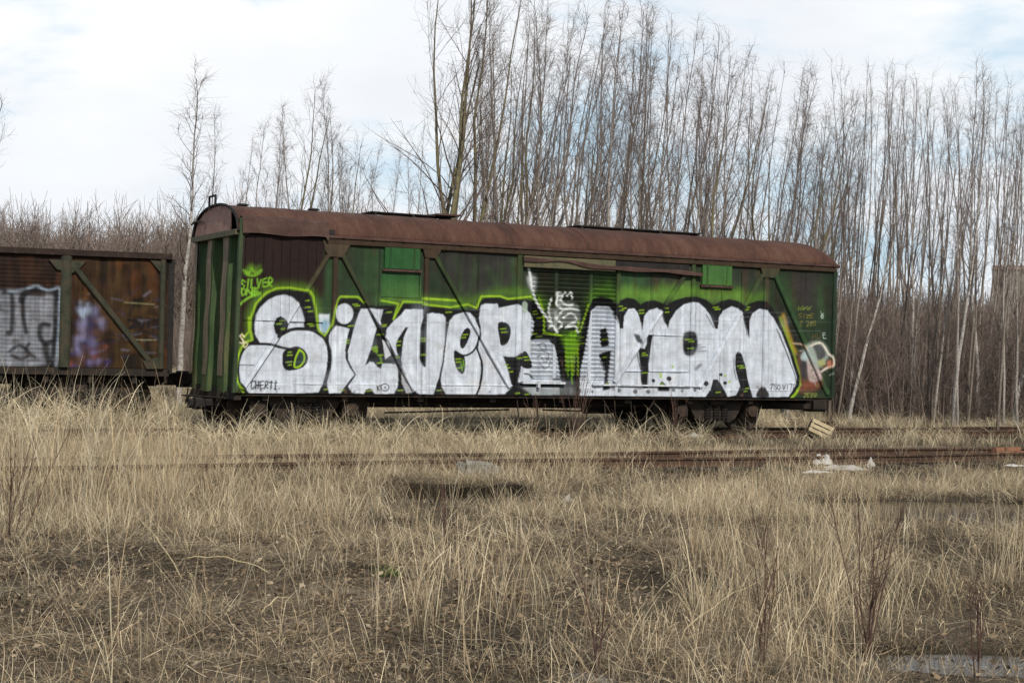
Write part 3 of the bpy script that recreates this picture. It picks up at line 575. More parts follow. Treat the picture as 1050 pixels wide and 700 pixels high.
def hatch(x0, x1, y0, y1, k, own, label):
    (u0, z1), (u1, _) = pv(x0, y0), pv(x1, y0); z0 = pv(x0, y1)[1]
    h = plate('hatch', [(u0, z0), (u1, z0), (u1, z1), (u0, z1)], .05, own, label=label)
    for f in (.16, .84):
        uu = u0 + (u1 - u0) * f; m = plate('hatch_strap', [(uu - .02, z0 - .02), (uu + .02, z0 - .02), (uu + .02, z1 - .02), (uu - .02, z1 - .02)], .062, tuple(c * .7 for c in own), parent=h)
    b = MB(); b.box(u0 - .04, u1 + .04, -.06, .002, z0 - .055, z0 - .012); b.build('hatch_sill', M['lip'], h)
hatch(394, 430, 252.5, 275, 1, srgb(38, 80, 42), 'bright green hatch near the left diagonal braces')
hatch(719.5, 749.5, 269.5, 291.5, 1, srgb(56, 92, 48), 'pale green hatch right of the sliding door')
# lower frame of the first hatch opening
(u0, z1), (u1, _) = pv(391, 281), pv(432, 282); z0 = pv(391, 304)[1]
plate('vent_panel', [(u0, z0), (u1, z0), (u1, z1), (u0, z1)], .012, srgb(36, 76, 40))
# door runner, rail and hood
b = MB(); b.box(uD0 - .02, plane_uv(578, 392)[0], -.10, .0, zdoor - .03, zdoor + .015); b.box(plane_uv(549, 392)[0], plane_uv(551.5, 392)[0], -.12, -.02, zdoor - .10, zdoor + .015)
b.box(plane_uv(607, 397)[0], plane_uv(720, 397)[0], -.07, 0, zdoor - .05, zdoor - .02)
r_ = b.build('door_runner', M['old_paint'], wagon)
a = r_.data.color_attributes.new('Col', 'FLOAT_COLOR', 'POINT'); a.data.foreach_set('color', np.tile([*srgb(195, 200, 205), 1], len(r_.data.vertices)).astype(np.float32))
b = MB(); ua, ub = uD0 - .05, plane_uv(629, 268)[0]; b.box(ua, ub, -.09, .01, ZT - .36, ZT - .13, .01); b.build('door_header', M['olive'], wagon)
b = MB(); b.box(ub, plane_uv(706, 268)[0], -.03, .01, ZT - .30, ZT - .13); b.build('header_gap', M['black'], wagon)
# bent hood sheet over the door
N = 60; us = np.linspace(uD0 - .08, plane_uv(718, 279)[0], N); V = []; zr = []
for i, u in enumerate(us):
    t = i / (N - 1); zt = plane_uv(535 + 183 * t, 264 + 15.5 * t + (-.6 if t < .3 else 0))[1] + .012 * math.sin(9 * t) ; hgt = .075 + .012 * math.sin(t * 6) - .05 * math.exp(-((t - .2) / .12) ** 2)
    for k2, (dy, dz) in enumerate(((-.02, 0), (-.10, -.012), (-.12, -.02), (-.122, -.02 - hgt))): V.append((u, dy, zt + dz + .01 * math.sin(23 * t + k2)))
Fs = [(i * 4 + j, i * 4 + j + 1, i * 4 + j + 5, i * 4 + j + 4) for i in range(N - 1) for j in range(3)]
o = link('door_hood', mesh_np('door_hood', V, np.array(Fs)), M['lip'], wagon); md = o.modifiers.new('s', 'SOLIDIFY'); md.thickness = .008
# missing panel: dark boards at the left end, with a jagged edge
b = MB(); ux = plane_uv(333, 260)[0]
for k in range(9):
    x0 = .12 + k * (ux - .12) / 9; b.box(x0, x0 + (ux - .12) / 9 - .006, -.014 - .004 * (k % 3), .004, ZB + 1.3, ZT - .02)
# bare boards take the paint layer, too
boards = []
for k in range(9):
    x0 = .12 + k * (ux - .12) / 9; x1 = x0 + (ux - .12) / 9 - .006; z0b = ZB + 1.35
    V, Fq, U, Z = grid(x0, x1, z0b, ZT - .02, .02, .02, lambda U, Z, k=k: np.full(U.shape, -.022 - .004 * (k % 3)))
    boards.append((V, Fq, U, Z))
Vb = np.concatenate([q[0] for q in boards]); off = np.cumsum([0] + [len(q[0]) for q in boards[:-1]]); Fb = np.concatenate([q[1] + o_ for q, o_ in zip(boards, off)])
link('bare_boards', mesh_np('bare_boards', Vb, Fb, G.colour(np.concatenate([q[2] for q in boards]), np.concatenate([q[3] for q in boards]))), M['paint'], wagon)
# far side, right end, floor
b = MB(); b.box(.02, WL - .02, WW - .05, WW, ZB, ZT); b.build('far_wall', M['green_steel'], wagon)
b = MB(); b.box(WL - .03, WL + .012, .0, WW, ZB, ZT)
for y in (.7, 1.45, 2.2): b.box(WL + .01, WL + .10, y - .06, y + .06, ZB, ZT)
b.build('end_wall', M['green_steel'], wagon)
b = MB(); b.box(.0, WL, .03, WW - .03, ZB - .02, ZB + .10); b.build('floor', M['under'], wagon)
# left end: pressed steel with upright ribs, leaning a little at the foot
V = []; prof = []
ys = [0.0, .10, .13, .50, .56, .60, .94, .98, 1.04, 1.54, 1.60, 1.64, 1.98, 2.02, 2.08, 2.56, 2.68, 2.74, 2.86, 2.9]
ds = [0.0, .0, .0, .0, -.16, -.17, -.17, -.16, .0, .0, -.16, -.17, -.17, -.16, .0, .0, -.10, -.11, -.11, -.02]
for z in np.linspace(ZB - .02, ZT, 26):
    for y, d in zip(ys, ds): V.append((d + .15 + float(bow(np.array(0.), np.array(z))) + .01 * math.sin(z * 5 + y * 3), y, z))
k = len(ys); Fs = [(i * k + j, i * k + j + 1, (i + 1) * k + j + 1, (i + 1) * k + j) for i in range(25) for j in range(k - 1)]
endw = link('end_wall', mesh_np('end_wall', V, np.array(Fs)), M['end_green'], wagon); endw['label'] = 'green ribbed end wall facing the left wagon'
for y0_, y1_ in ((.61, .93), (1.65, 1.97), (2.69, 2.85)):
    V = []; 
    for z in np.linspace(ZB + .3, ZT - .02, 18):
        for y in (y0_, y1_): V.append((-.028 + float(bow(np.array(0.), np.array(z))) + .01 * math.sin(z * 5 + y * 3), y, z))
    link('end_rib', mesh_np('end_rib', V, np.array([(2 * i_, 2 * i_ + 1, 2 * i_ + 3, 2 * i_ + 2) for i_ in range(17)])), M['rib'], endw)
b = MB(); b.box(-.10, .16, -.02, WW + .03, ZT - .03, ZT + .075, .01); b.build('end_beam', M['olive'], wagon)
b = MB(); b.box(-.02, .05, -.065, .03, ZB, ZT + .28, .008); o = b.build('corner_post', M['green_steel'], wagon)
for v in o.data.vertices: v.co.x += float(bow(np.array(0.), np.array(v.co.z)))
# roof: arched sheet, rounded down at the right end
RISE = .58
def roof_z(t, u):
    a = abs(2 * t - 1); h = RISE * max(1 - a ** 2.3, 0) ** .5
    e = WL + .06 - .55
    if u > e: h *= max(1 - ((u - e) / .552) ** 2.6, 0) ** .5
    return h
NU, NT_ = 260, 40; V = []
for i in range(NU + 1):
    u = -.04 + (WL + .10) * i / NU
    for j in range(NT_ + 1):
        t = .5 - .5 * math.cos(math.pi * j / NT_); y = -.06 + (WW + .12) * t
        z = ZT + .035 + roof_z(t, u) + .006 * math.sin(u * 7 + t * 5) * math.sin(u * 2.3) - .01 * math.exp(-((u % 1.55 - .78) / .02) ** 2)
        V.append((u, y, z))
k = NT_ + 1; Fs = [(i * k + j, (i + 1) * k + j, (i + 1) * k + j + 1, i * k + j + 1) for i in range(NU) for j in range(NT_)]
roof = link('roof', mesh_np('roof', V, np.array(Fs), None, True), M['roof'], wagon); md = roof.modifiers.new('s', 'SOLIDIFY'); md.thickness = .012; md.offset = -1
b = MB(); ua = plane_uv(334, 243)[0]
b.box(ua, WL + .07, -.085, -.02, ZT - .005, ZT + .05, .01)
for u in np.arange(ua + .3, WL, .62): b.box(u, u + .07, -.097, -.084, ZT + .005, ZT + .04)
b.box(WL + .02, WL + .08, -.085, WW + .08, ZT - .012, ZT + .046)
b.build('eave_strip', M['lip'], roof)
# loose sheet along the left part of the roof side
N = 50; V = []
for i in range(N + 1):
    t = i / N; u = .02 + (ua - .0) * t
    w = .02 * math.sin(t * 17) * t + (.05 * max(t - .9, 0) * 10)
    for (y, z) in ((.10, ZT + .345), (-.015, ZT + .325), (-.085, ZT + .27), (-.105, ZT + .13), (-.11, ZT + .0 + .015 * math.sin(t * 9) - (.05 if t > .96 else 0))): V.append((u, y - w, z))
Fs = [(i * 5 + j, i * 5 + j + 1, i * 5 + j + 6, i * 5 + j + 5) for i in range(N) for j in range(4)]
o = link('loose_sheet', mesh_np('loose_sheet', V, np.array(Fs)), M['lip'], roof); md = o.modifiers.new('s', 'SOLIDIFY'); md.thickness = .01
b = MB(); b.box(ua + .01, ua + .16, -.07, .02, ZT - .02, ZT + .16); b.build('torn_gap', M['black'], roof)
# gable at the left end
pts = [(-.0 + (WW) * t, ZT + .03 + roof_z(t, 0) * .97) for t in np.linspace(.17, 1, 22)]
b = MB(); b.prism([(pts[0][0], ZT + .05)] + pts + [(WW, ZT + .05)], 'x', -.03, -.01); gb = b.build('gable_panel', M['gable'], wagon)
pts = [(-.0 + (WW) * t, ZT + .03 + roof_z(t, 0) * .96) for t in np.linspace(0, .2, 8)]
b = MB(); b.prism(pts + [(pts[-1][0], ZT + .05), (0, ZT + .05)], 'x', .15, .17); b.build('gable_opening', M['black'], wagon)
b = MB()
for a_, b_ in zip(np.linspace(0, 1, 30)[:-1], np.linspace(0, 1, 30)[1:]):
    b.tube([(-.05, -.06 + (WW + .12) * a_, ZT + .04 + roof_z(a_, 0)), (-.05, -.06 + (WW + .12) * b_, ZT + .04 + roof_z(b_, 0))], .028, 6)
b.build('gable_rim', M['black'], wagon)
b = MB(); b.tube([(-.10, 2.2, ZT + .35), (-.12, 2.55, ZT + .36), (-.1, 2.9, ZT + .33)], .02); b.build('gable_bar', M['black'], wagon)
b = MB(); b.tube([(-.08, 1.35, ZT + .6), (-.08, 1.35, ZT + .80), (-.08, 1.75, ZT + .80), (-.08, 1.75, ZT + .55)], .026); b.build('lifting_loop', M['black'], roof)
# roof walkways and vents
def roof_u(x): return plane_uv(x, 250)[0]
def walkway(x0, x1, name='roof_walkway'):
    a_, c_ = roof_u(x0), roof_u(x1); b = MB()
    for y in (1.28, 1.47, 1.66): b.box(a_, c_, y - .08, y + .08, ZT + RISE + .085, ZT + RISE + .105)
    for u in np.linspace(a_ + .1, c_ - .1, max(int((c_ - a_) / .8), 3)): b.box(u - .025, u + .025, 1.2, 1.74, ZT + RISE - .01, ZT + RISE + .083)
    b.build(name, M['black'], roof)
walkway(404, 492); walkway(622, 752)
for x in (268, 343): 
    u = roof_u(x); b = MB(); b.lathe([(.09, 0), (.09, .05), (.13, .055), (.10, .085), (.02, .095)], (u, 1.2, ZT + RISE - .01), 'z', 12); b.build('roof_vent', M['black'], roof)
for u in np.arange(1.2, WL - .6, 1.55):
    b = MB(); pr_ = [(-.06 + (WW + .12) * t_, ZT + .035 + roof_z(t_, u)) for t_ in (.5 - .5 * np.cos(np.pi * np.linspace(0, 1, 30)))]
    V = []
    for y_, z_ in pr_:
        for du, dz in ((-.03, .0), (-.025, .007), (.025, .007), (.03, .0)): V.append((u + du, y_ + (-.006 if y_ < WW / 2 else .006) * (dz > 0), z_ + dz))
    link('roof_seam', mesh_np('roof_seam', V, np.array([(4 * i_ + j_, 4 * i_ + j_ + 1, 4 * i_ + j_ + 5, 4 * i_ + j_ + 4) for i_ in range(29) for j_ in range(3)])), M['roof'], roof)
u = roof_u(483); b = MB(); b.box(u - .25, u + .3, 1.1, 1.8, ZT + RISE + .108, ZT + RISE + .14); b.build('walkway_step', M['lip'], roof)
# underframe
b = MB(); b.box(.05, WL - .05, 1.2, 1.7, ZB - .30, ZB - .02); b.box(.02, WL - .02, .02, .10, ZB - .055, ZB - .004); b.box(.02, WL - .02, WW - .10, WW - .02, ZB - .12, ZB - .004)
for u in np.linspace(.6, WL - .6, 9): b.box(u - .06, u + .06, .1, WW - .1, ZB - .14, ZB - .025)
uf = b.build('underframe', M['under'], wagon)
b = MB(); b.lathe([(.02, -.36), (.12, -.34), (.12, .34), (.02, .36)], (plane_uv(645, 406)[0], 1.3, ZB - .30), 'x', 16); b.build('brake_cylinder', M['under'], uf)
b = MB(); b.tube([(3.4, 1.0, ZB - .4), (6.2, 1.0, ZB - .33)], .018); b.tube([(7.0, 1.0, ZB - .33), (10.4, 1.0, ZB - .42)], .018); b.tube([(3.0, .5, ZB - .2), (10.8, .55, ZB - .22)], .016)
for u in (5.9, 6.35, 7.5, 8.2, 8.6): b.tube([(u, .08, ZB - .05), (u + .06, .09, ZB - .55)], .012)
b.tube([(7.9, .06, ZB - .05), (8.2, .06, ZB - .5), (8.9, .06, ZB - .5), (9.2, .06, ZB - .05)], .014); b.build('brake_rods', M['under'], uf)
b = MB(); b.box(-.22, .1, 1.38, 1.54, ZB - .32, ZB - .16, .03); b.box(-.38, -.2, 1.3, 1.6, ZB - .36, ZB - .14, .05); b.box(-.46, -.36, 1.46, 1.62, ZB - .34, ZB - .16, .04); b.build('coupler', M['black'], wagon)
b = MB(); b.box(WL - .1, WL + .45, 1.3, 1.6, ZB - .32, ZB - .06, .03); b.box(WL + .42, WL + .8, 1.2, 1.62, ZB - .36, ZB - .02, .06); b.build('coupler', M['under'], wagon)
b = MB()
for y0, y1 in ((.25, .75), (.55, .7), (1.9, 2.3), (2.4, 2.8)): b.tube([(-.12, y0, ZB + .02), (-.2, (y0 + y1) / 2, ZB - .25), (-.16, y1, ZB - .3), (-.1, y1 + .05, ZB)], .018)
b.tube([(-.2, .05, ZB - .1), (-.22, 2.85, ZB - .14)], .02); b.box(-.04, .1, .02, 2.88, ZB - .13, ZB - .01); b.build('end_step', M['under'], wagon)
# bogies
WR = .475
def bogie(u0):
    bg = empty('bogie', (u0, 0, 0)); bg.parent = wagon
    for dx in (-.925, .925):
        for sy in (.69, 2.21):
            b = MB(); s_ = 1 if sy > 1.4 else -1
            b.lathe([(.07, -.09 * s_), (.12, -.07 * s_), (.30, -.03 * s_), (.40, -.035 * s_), (WR - .01, -.065 * s_), (WR, -.05 * s_), (WR, .05 * s_), (WR + .028, .06 * s_), (WR + .02, .085 * s_), (.40, .07 * s_), (.12, .07 * s_), (.08, .1 * s_)], (dx, sy, RAILZ + WR), 'y', 32)
            b.build('wheel', M['under'], bg, True)
        b = MB(); b.tube([(dx, .3, RAILZ + WR), (dx, 2.6, RAILZ + WR)], .075, 12); b.build('axle', M['under'], bg)
        for sy in (.36, 2.54):
            b = MB(); b.box(dx - .16, dx + .16, sy - .13, sy + .13, RAILZ + WR - .17, RAILZ + WR + .17, .04); b.lathe([(.02, -.19), (.13, -.18), (.15, -.13), (.15, .0)], (dx, sy, RAILZ + WR), 'y', 14); b.build('axle_box', M['under'], bg)
    for sy in (.36, 2.54):
        z = RAILZ
        P = [(-1.16, z + .62), (-1.16, z + .78), (-.6, z + .84), (-.35, z + .98), (.35, z + .98), (.6, z + .84), (1.16, z + .78), (1.16, z + .62), (.72, z + .60), (.52, z + .30), (.40, z + .24), (-.40, z + .24), (-.52, z + .30), (-.72, z + .60)]
        b = MB(); b.prism(P, 'y', sy - .07, sy + .07); b.build('side_frame', M['under'], bg)
        for sx in (-.22, 0, .22):
            b = MB(); b.tube([(sx + .07 * math.cos(a), sy - .11 + .05 * math.sin(a), z + .28 + .30 * a / 31) for a in np.linspace(0, 31, 62)], .016, 5); b.build('spring', M['black'], bg)
    b = MB(); b.box(-.2, .2, .2, 2.7, RAILZ + .58, RAILZ + .78, .04); b.build('bolster', M['under'], bg)
bogie(plane_uv(318, 403)[0]); bogie(plane_uv(742, 406)[0])

# ------------------------------------------------------------------ LEFT WAGON
n2 = 4.8
pR = None
for k in np.arange(-12, 6, .005):
    x, y = from_sn(k, n2); d = x_at(172, y, 320)
    if x >= d: pR = (x, y); break
TH2 = math.radians(20); LX, LY = pR
def plane2(px, py): return plane_uv(px, py, LX, LY, TH2)
z2t = plane2(171, 262.5)[1]; z2b = plane2(171, 378)[1]
H2 = Paint(plane2, -7.6, .1, z2b - .2, z2t + .1, srgb(58, 40, 30), .015)
B2 = lambda P, c, op=1, soft=9: H2.poly(P, c, op, soft, False, True)
B2([(-60, 254), (64, 258), (64, 300), (-60, 300)], srgb(52, 36, 30), 1, 4)
B2([(75, 262), (165, 265), (165, 380), (75, 380)], srgb(78, 58, 34), 1, 5)
for k in range(30):
    x, y = R.uniform(76, 165), R.uniform(265, 375); B2([(x, y), (x + R.uniform(4, 14), y), (x + R.uniform(2, 12), y + R.uniform(8, 30)), (x, y + R.uniform(5, 30))], [srgb(96, 72, 38), srgb(66, 36, 24), srgb(58, 50, 32), srgb(80, 48, 26)][k % 4], .6, 6)
for y in np.arange(296, 378, 2.0): B2([(-60, y), (62, y + .8), (62, y + 1.9), (-60, y + 1.1)], srgb(90, 94, 102), .35, .6)
h = H2.poly; W2 = srgb(128, 132, 140)
h([(-60, 296), (-20, 294), (20, 302), (40, 304), (57, 303), (56, 340), (57, 372), (-60, 372)], W2, .88, 2)
for P, w in (([(4, 300), (12, 302), (12, 338), (8, 341)], 3.2), ([(22, 308), (26, 300), (40, 297), (60, 300)], 4.5), ([(23, 308), (24, 325), (27, 341)], 3), ([(58, 300), (57, 340), (53, 376)], 4), ([(50, 333), (42, 333), (41, 346), (46, 352)], 3.4), ([(55, 350), (47, 354), (50, 372)], 4), ([(10, 360), (20, 354), (30, 362), (22, 368), (12, 364)], 2.2), ([(30, 352), (26, 360), (36, 366)], 2), ([(-10, 300), (-14, 340)], 4), ([(-40, 300), (-30, 330), (-44, 350)], 4)):
    H2.line(P, w, srgb(24, 24, 26), .9, 1)
for P in ([(8, 298), (20, 298), (36, 293)], [(38, 293), (50, 298), (61, 295), (61, 310)], [(61, 310), (60, 340), (57, 378)]): H2.line(P, 1.6, srgb(150, 165, 180), .7, 1)
for k in range(40):
    x, y = R.normal(88, 9), R.normal(350, 16); h([(x, y), (x + R.uniform(3, 12), y + R.uniform(-3, 3)), (x + R.uniform(2, 10), y + R.uniform(4, 12))], [srgb(58, 64, 110), srgb(150, 150, 190), srgb(70, 60, 90), srgb(96, 66, 60)][k % 4], .5, 3)
for k in range(12): x, y = R.normal(83, 4), R.normal(316, 5); h([(x, y), (x + R.uniform(2, 6), y), (x + 2, y + R.uniform(4, 9))], srgb(165, 180, 205), .6, 2)
for k in range(16): x, y = R.uniform(62, 110), R.uniform(352, 380); h([(x, y), (x + R.uniform(4, 10), y), (x + 2, y + R.uniform(3, 7))], [srgb(130, 120, 170), srgb(60, 60, 120), srgb(150, 80, 70)][k % 3], .5, 2)
H2.text(131, 336, 34, 9, '2012', srgb(28, 24, 26), 1.8, .15); H2.line([(128, 345), (150, 340), (166, 350)], 1.4, srgb(28, 24, 26), .8)
H2.line([(128, 310), (158, 312)], 1.2, srgb(130, 125, 90), .6); H2.line([(130, 348), (160, 348.5)], .8, srgb(150, 150, 120), .7)
for k in range(150):
    x, y = R.uniform(-60, 172), R.uniform(258, 378); H2.line([(x, y), (x + R.normal(0, 3), y + R.uniform(4, 26))], R.uniform(2, 11), [srgb(34, 22, 18), srgb(96, 60, 32), srgb(22, 20, 17), srgb(62, 42, 28)][k % 4], R.uniform(.25, .8), 1.5, False, True)
for k in range(120):
    x, y = R.uniform(-60, 64), R.uniform(296, 374); H2.line([(x, y), (x + R.uniform(3, 16), y + R.normal(0, .5))], R.uniform(.6, 3), [srgb(60, 46, 38), srgb(40, 36, 36), srgb(96, 96, 100)][k % 3], R.uniform(.2, .6), 1.2, False)
for k in range(60):
    x, y = R.uniform(72, 165), R.uniform(300, 376); H2.line([(x, y), (x + R.uniform(3, 12), y + R.normal(0, 3))], R.uniform(.5, 1.6), [srgb(120, 116, 130), srgb(40, 34, 40), srgb(110, 84, 50), srgb(60, 60, 96)][k % 4], R.uniform(.2, .5), .8, False)
H2.base *= .66
wag2 = empty('freight_wagon', (LX, LY, 0), TH2)
tag(wag2, 'rusty brown open goods wagon with a whitish scrawl, standing at the left edge', 'goods wagon', 'freight wagons standing in the yard')
L2 = 7.4
def grid2(u0, u1, z0, z1, d, fn):
    nu = int((u1 - u0) / d); nz = int((z1 - z0) / d); U, Z = np.meshgrid(np.linspace(u0, u1, nu + 1), np.linspace(z0, z1, nz + 1)); U = U.ravel(); Z = Z.ravel()
    i = (np.arange(nz)[:, None] * (nu + 1) + np.arange(nu)[None]).ravel()
    return np.stack([U, fn(U, Z), Z], 1), np.stack([i, i + 1, i + nu + 2, i + nu + 1], 1), U, Z
upost = plane2(67, 320)[0]
def w2fn(U, Z): return dent(U, Z, 1.5) + np.where(U < upost, .005 * np.sin(Z * 2 * math.pi / .085), 0)
V, Fq, U, Z = grid2(-L2, 0, z2b, z2t, .016, w2fn)
sw2 = link('side_wall', mesh_np('side_wall', V, Fq, H2.colour(U, Z), True), M['old_paint'], wag2)
def beam2(name, p0, p1, w, dep, mat):
    p0 = np.array(p0); p1 = np.array(p1); d = p1 - p0; L = np.linalg.norm(d); d /= L; q = np.array([-d[1], d[0]]); b = MB(); V = []
    for c in (p0, p1):
        for a_, dd in ((-.5, .004), (-.5, -dep * .6), (-.3, -dep), (.3, -dep), (.5, -dep * .6), (.5, .004)):
            p = c + q * a_ * w; V.append((p[0], dd, p[1]))
    b.add(V, [(i, i + 1, 7 + i, 6 + i) for i in range(5)] + [(0, 1, 2, 3, 4, 5), tuple(range(6, 12))[::-1]]); return b.build(name, mat, wag2)
M['olive2'] = mat_rust('old_olive_steel', (.012, .012, .008), (.034, .036, .022), (.06, .04, .024), 4, .8)
beam2('side_post', (upost, z2b), (upost, z2t), .22, .08, M['olive2'])
beam2('diagonal_brace', plane2(76, 273), plane2(153, 370), .12, .07, M['olive2'])
beam2('side_post', (plane2(166, 320)[0], z2b), (plane2(166, 320)[0], z2t), .12, .08, M['olive2'])
beam2('side_post', (plane2(-75, 320)[0], z2b), (plane2(-75, 320)[0], z2t), .22, .08, M['olive2'])
b = MB(); b.prism([plane2(50, 266), plane2(88, 268), plane2(82, 275), plane2(74, 280), plane2(58, 276)], 'y', -.055, .0); b.build('gusset', M['olive2'], wag2)
b = MB(); b.prism([plane2(154, 267), plane2(170, 268), plane2(170, 279), plane2(163, 278)], 'y', -.055, .0); b.build('gusset', M['olive2'], wag2)
b = MB(); b.prism([plane2(146, 370), plane2(162, 366), plane2(162, 378), plane2(150, 378)], 'y', -.055, .0); b.build('gusset', M['olive2'], wag2)
b = MB(); b.box(-L2, .06, -.09, .03, z2t - .08, z2t + .05, .01); b.box(-.06, .06, -.05, 2.95, z2t - .05, z2t + .048, .01); b.box(-L2, .04, 2.85, 2.98, z2t - .08, z2t + .05); b.build('top_rail', M['dark_rust'], wag2)
b = MB(); b.box(-.02, .03, .01, 2.9, z2b - .1, z2t - .02)
for y in (.06, .75, 1.45, 2.15, 2.8): b.box(.02, .12, y - .06, y + .06, z2b - .1, z2t - .06)
b.build('end_wall', M['black'], wag2)
b = MB(); b.box(-L2, 0, 2.82, 2.88, z2b, z2t - .09); b.build('far_wall', M['lip'], wag2)
b = MB(); b.box(-L2, .05, .0, 2.9, z2b - .16, z2b - .012); b.box(-L2, -.05, 1.2, 1.7, z2b - .4, z2b - .17)
for u in np.arange(-7, 0, .9): b.box(u, u + .1, .05, 2.8, z2b - .32, z2b - .165)
b.build('underframe', M['under'], wag2)
b = MB(); b.box(-.05, .45, 1.3, 1.6, z2b - .38, z2b - .1, .03); b.box(.42, .8, 1.2, 1.62, z2b - .42, z2b - .06, .06); b.build('coupler', M['under'], wag2)
bg_src = [o for o in bpy.data.objects if o.name == 'bogie'][0]
def copy_tree(o, parent=None):
    c = o.copy(); COL.objects.link(c); c.parent = parent
    for ch in list(o.children): copy_tree(ch, c)
    return c
bg2 = copy_tree(bg_src, wag2); bg2.location = (plane2(88, 380)[0], 0, 0)

# ------------------------------------------------------------------ GROUND
from mathutils import noise as mn
def fbm_arr(x, y, s, seed=0.0, oct_=4):
    """cheap value noise, vectorised"""
    def vn(x, y):
        xi = np.floor(x).astype(np.int64); yi = np.floor(y).astype(np.int64); fx = x - xi; fy = y - yi; fx = fx * fx * (3 - 2 * fx); fy = fy * fy * (3 - 2 * fy)
        def hsh(a, b): 
            h_ = np.sin(a * 127.1 + b * 311.7 + seed * 74.7) * 43758.5453; return h_ - np.floor(h_)
        return (hsh(xi, yi) * (1 - fx) + hsh(xi + 1, yi) * fx) * (1 - fy) + (hsh(xi, yi + 1) * (1 - fx) + hsh(xi + 1, yi + 1) * fx) * fy
    t = 0; a = .5; n = 0
    for k in range(oct_): t = t + a * vn(x / s, y / s); n += a; a *= .5; s = s / 2.03
    return t / n
def sstep(a, b, x): t = np.clip((x - a) / (b - a), 0, 1); return t * t * (3 - 2 * t)
PUD = [(on_z(1015, 524, -.03), 2.4, 1.5), (on_z(1020, 680, -.03), 1.0, .45), (on_z(630, 505, -.03), .8, .35), (on_z(1040, 487, -.03), .9, .35)]
PIT = on_z(470, 509, -.05)
def dx_(x): return x - PIT[0]
def pit_d(x, y):
    dx = (x - PIT[0]); dy = (y - PIT[1]) - .05 * np.sin(dx * 4)
    return np.maximum(np.abs(dx) / .98, np.abs(dy) / .42) + .1 * np.sin(dx * 9) * np.sin(dy * 7)
def ground(x, y):
    x = np.asarray(x, float); y = np.asarray(y, float); s, n = sn(x, y)
    z = .16 * (fbm_arr(x, y, 5, 1) - .5) + .09 * (fbm_arr(x, y, 1.1, 2) - .5) + .035 * (fbm_arr(x, y, .25, 3, 2) - .5)
    z = z * (1 - .4 * sstep(-8, -3, n))
    z = z + .14 * sstep(-8.5, -5.5, n) + .04 * sstep(-2, 0, n) + .55 * sstep(8, 15, n) + .35 * sstep(15, 60, n)
    z = z + .11 * (1 - sstep(.9, 1.3, np.abs(dx_(x)))) * sstep(0, .05, y - PIT[1] - .07 * np.sin(dx_(x) * 5)) * (1 - sstep(.5, 2.2, y - PIT[1]))
    for p, a, b in PUD:
        d = ((x - p[0]) / a) ** 2 + ((y - p[1]) / b) ** 2; z = z * sstep(1.6, 4.5, d) - .09 * (1 - sstep(.3, 1.7, d)) * (1 + .5 * (fbm_arr(x, y, .5, 71) - .5))
    dx = x - PIT[0]; dy = y - PIT[1]
    z = z - .25 * (1 - sstep(.85, 1.05, np.abs(dx + .10 * np.sin(dy * 5 + 1)) / (1.0 + .08 * np.sin(dy * 8)))) * sstep(-1.7, -.5, dy) * (1 - sstep(-.03, .07, dy - .07 * np.sin(dx * 5) - .04 * np.sin(dx * 13) - .3 * (fbm_arr(x, y, .3, 44) - .5)))
    return z
def axis(ranges):
    return np.concatenate([np.arange(a, b, d) for a, b, d in ranges])
gx = axis([(-400, -60, 20), (-60, -18, 2), (-18, -12, .3), (-12, 14, .085), (14, 20, .3), (20, 60, 2), (60, 401, 20)])
gy = axis([(-30, 6, 2), (6, 19.5, .09), (19.5, 22.5, .04), (22.5, 34, .09), (34, 60, .4), (60, 120, 3), (120, 900, 30)])
X, Y = np.meshgrid(gx, gy); Zg = ground(X.ravel(), Y.ravel()); nx = len(gx); ny = len(gy)
i = (np.arange(ny - 1)[:, None] * nx + np.arange(nx - 1)[None]).ravel()
def wet_shade(x, y):  # damp pool rims, dark track beds; the hole's wet earth and shade painted in
    s_, n_ = sn(x, y); f = np.ones_like(x); dx = x - PIT[0]; dy = y - PIT[1]
    f *= 1 - .8 * (1 - sstep(.8, 1.25, np.abs(dx) + .5 * (fbm_arr(x, y, .4, 45) - .5))) * sstep(-.75, -.35, dy) * (1 - sstep(.06, .2, dy))
    for p, a, b in PUD: f *= 1 - .6 * (1 - sstep(.8, 2.2, ((x - p[0]) / a) ** 2 + ((y - p[1]) / b) ** 2))
    f *= 1 - .45 * sstep(-7.6, -6.9, n_) * (1 - sstep(-4.2, -3.6, n_)); f *= 1 - .5 * sstep(-.6, 0, n_) * (1 - sstep(2.8, 3.4, n_))
    return f * (.55 + .8 * sstep(.3, .7, fbm_arr(x, y, 1.5, 5)))
wv = wet_shade(X.ravel(), Y.ravel())
gme = mesh_np('ground', np.stack([X.ravel(), Y.ravel(), Zg], 1), np.stack([i, i + 1, i + nx + 1, i + nx], 1), np.stack([wv, wv, wv], 1), True)
t = NT('soil_litter'); v = t.mapping((1, 1, 1))
c = t.ramp(t.noise(.55, 8, .65, v), [(.30, (.034, .025, .017)), (.48, (.072, .055, .038)), (.62, (.13, .103, .071)), (.8, (.20, .16, .11))])
c = t.mix(t.mapr(t.noise(28, 4, .75, v), .45, .7, 0, .85), c, (.19, .155, .105))
c = t.mix(t.mapr(t.noise(60, 3, .7, v), .52, .66, 0, .8), c, (.02, .016, .012))
c = t.mix(t.mapr(t.noise(1.7, 5, .6, v), .60, .72, 0, .5), c, (.05, .052, .02))
ga = t.n('ShaderNodeAttribute', attribute_name='Col'); c = t.mix(1.0, c, ga.outputs['Color'], 'MULTIPLY')
t.bsdf(c, .95, .05, t.noise(45, 6, .75, v), .8, .03)
go = link('ground', gme, t.m); tag(go, kind='structure')
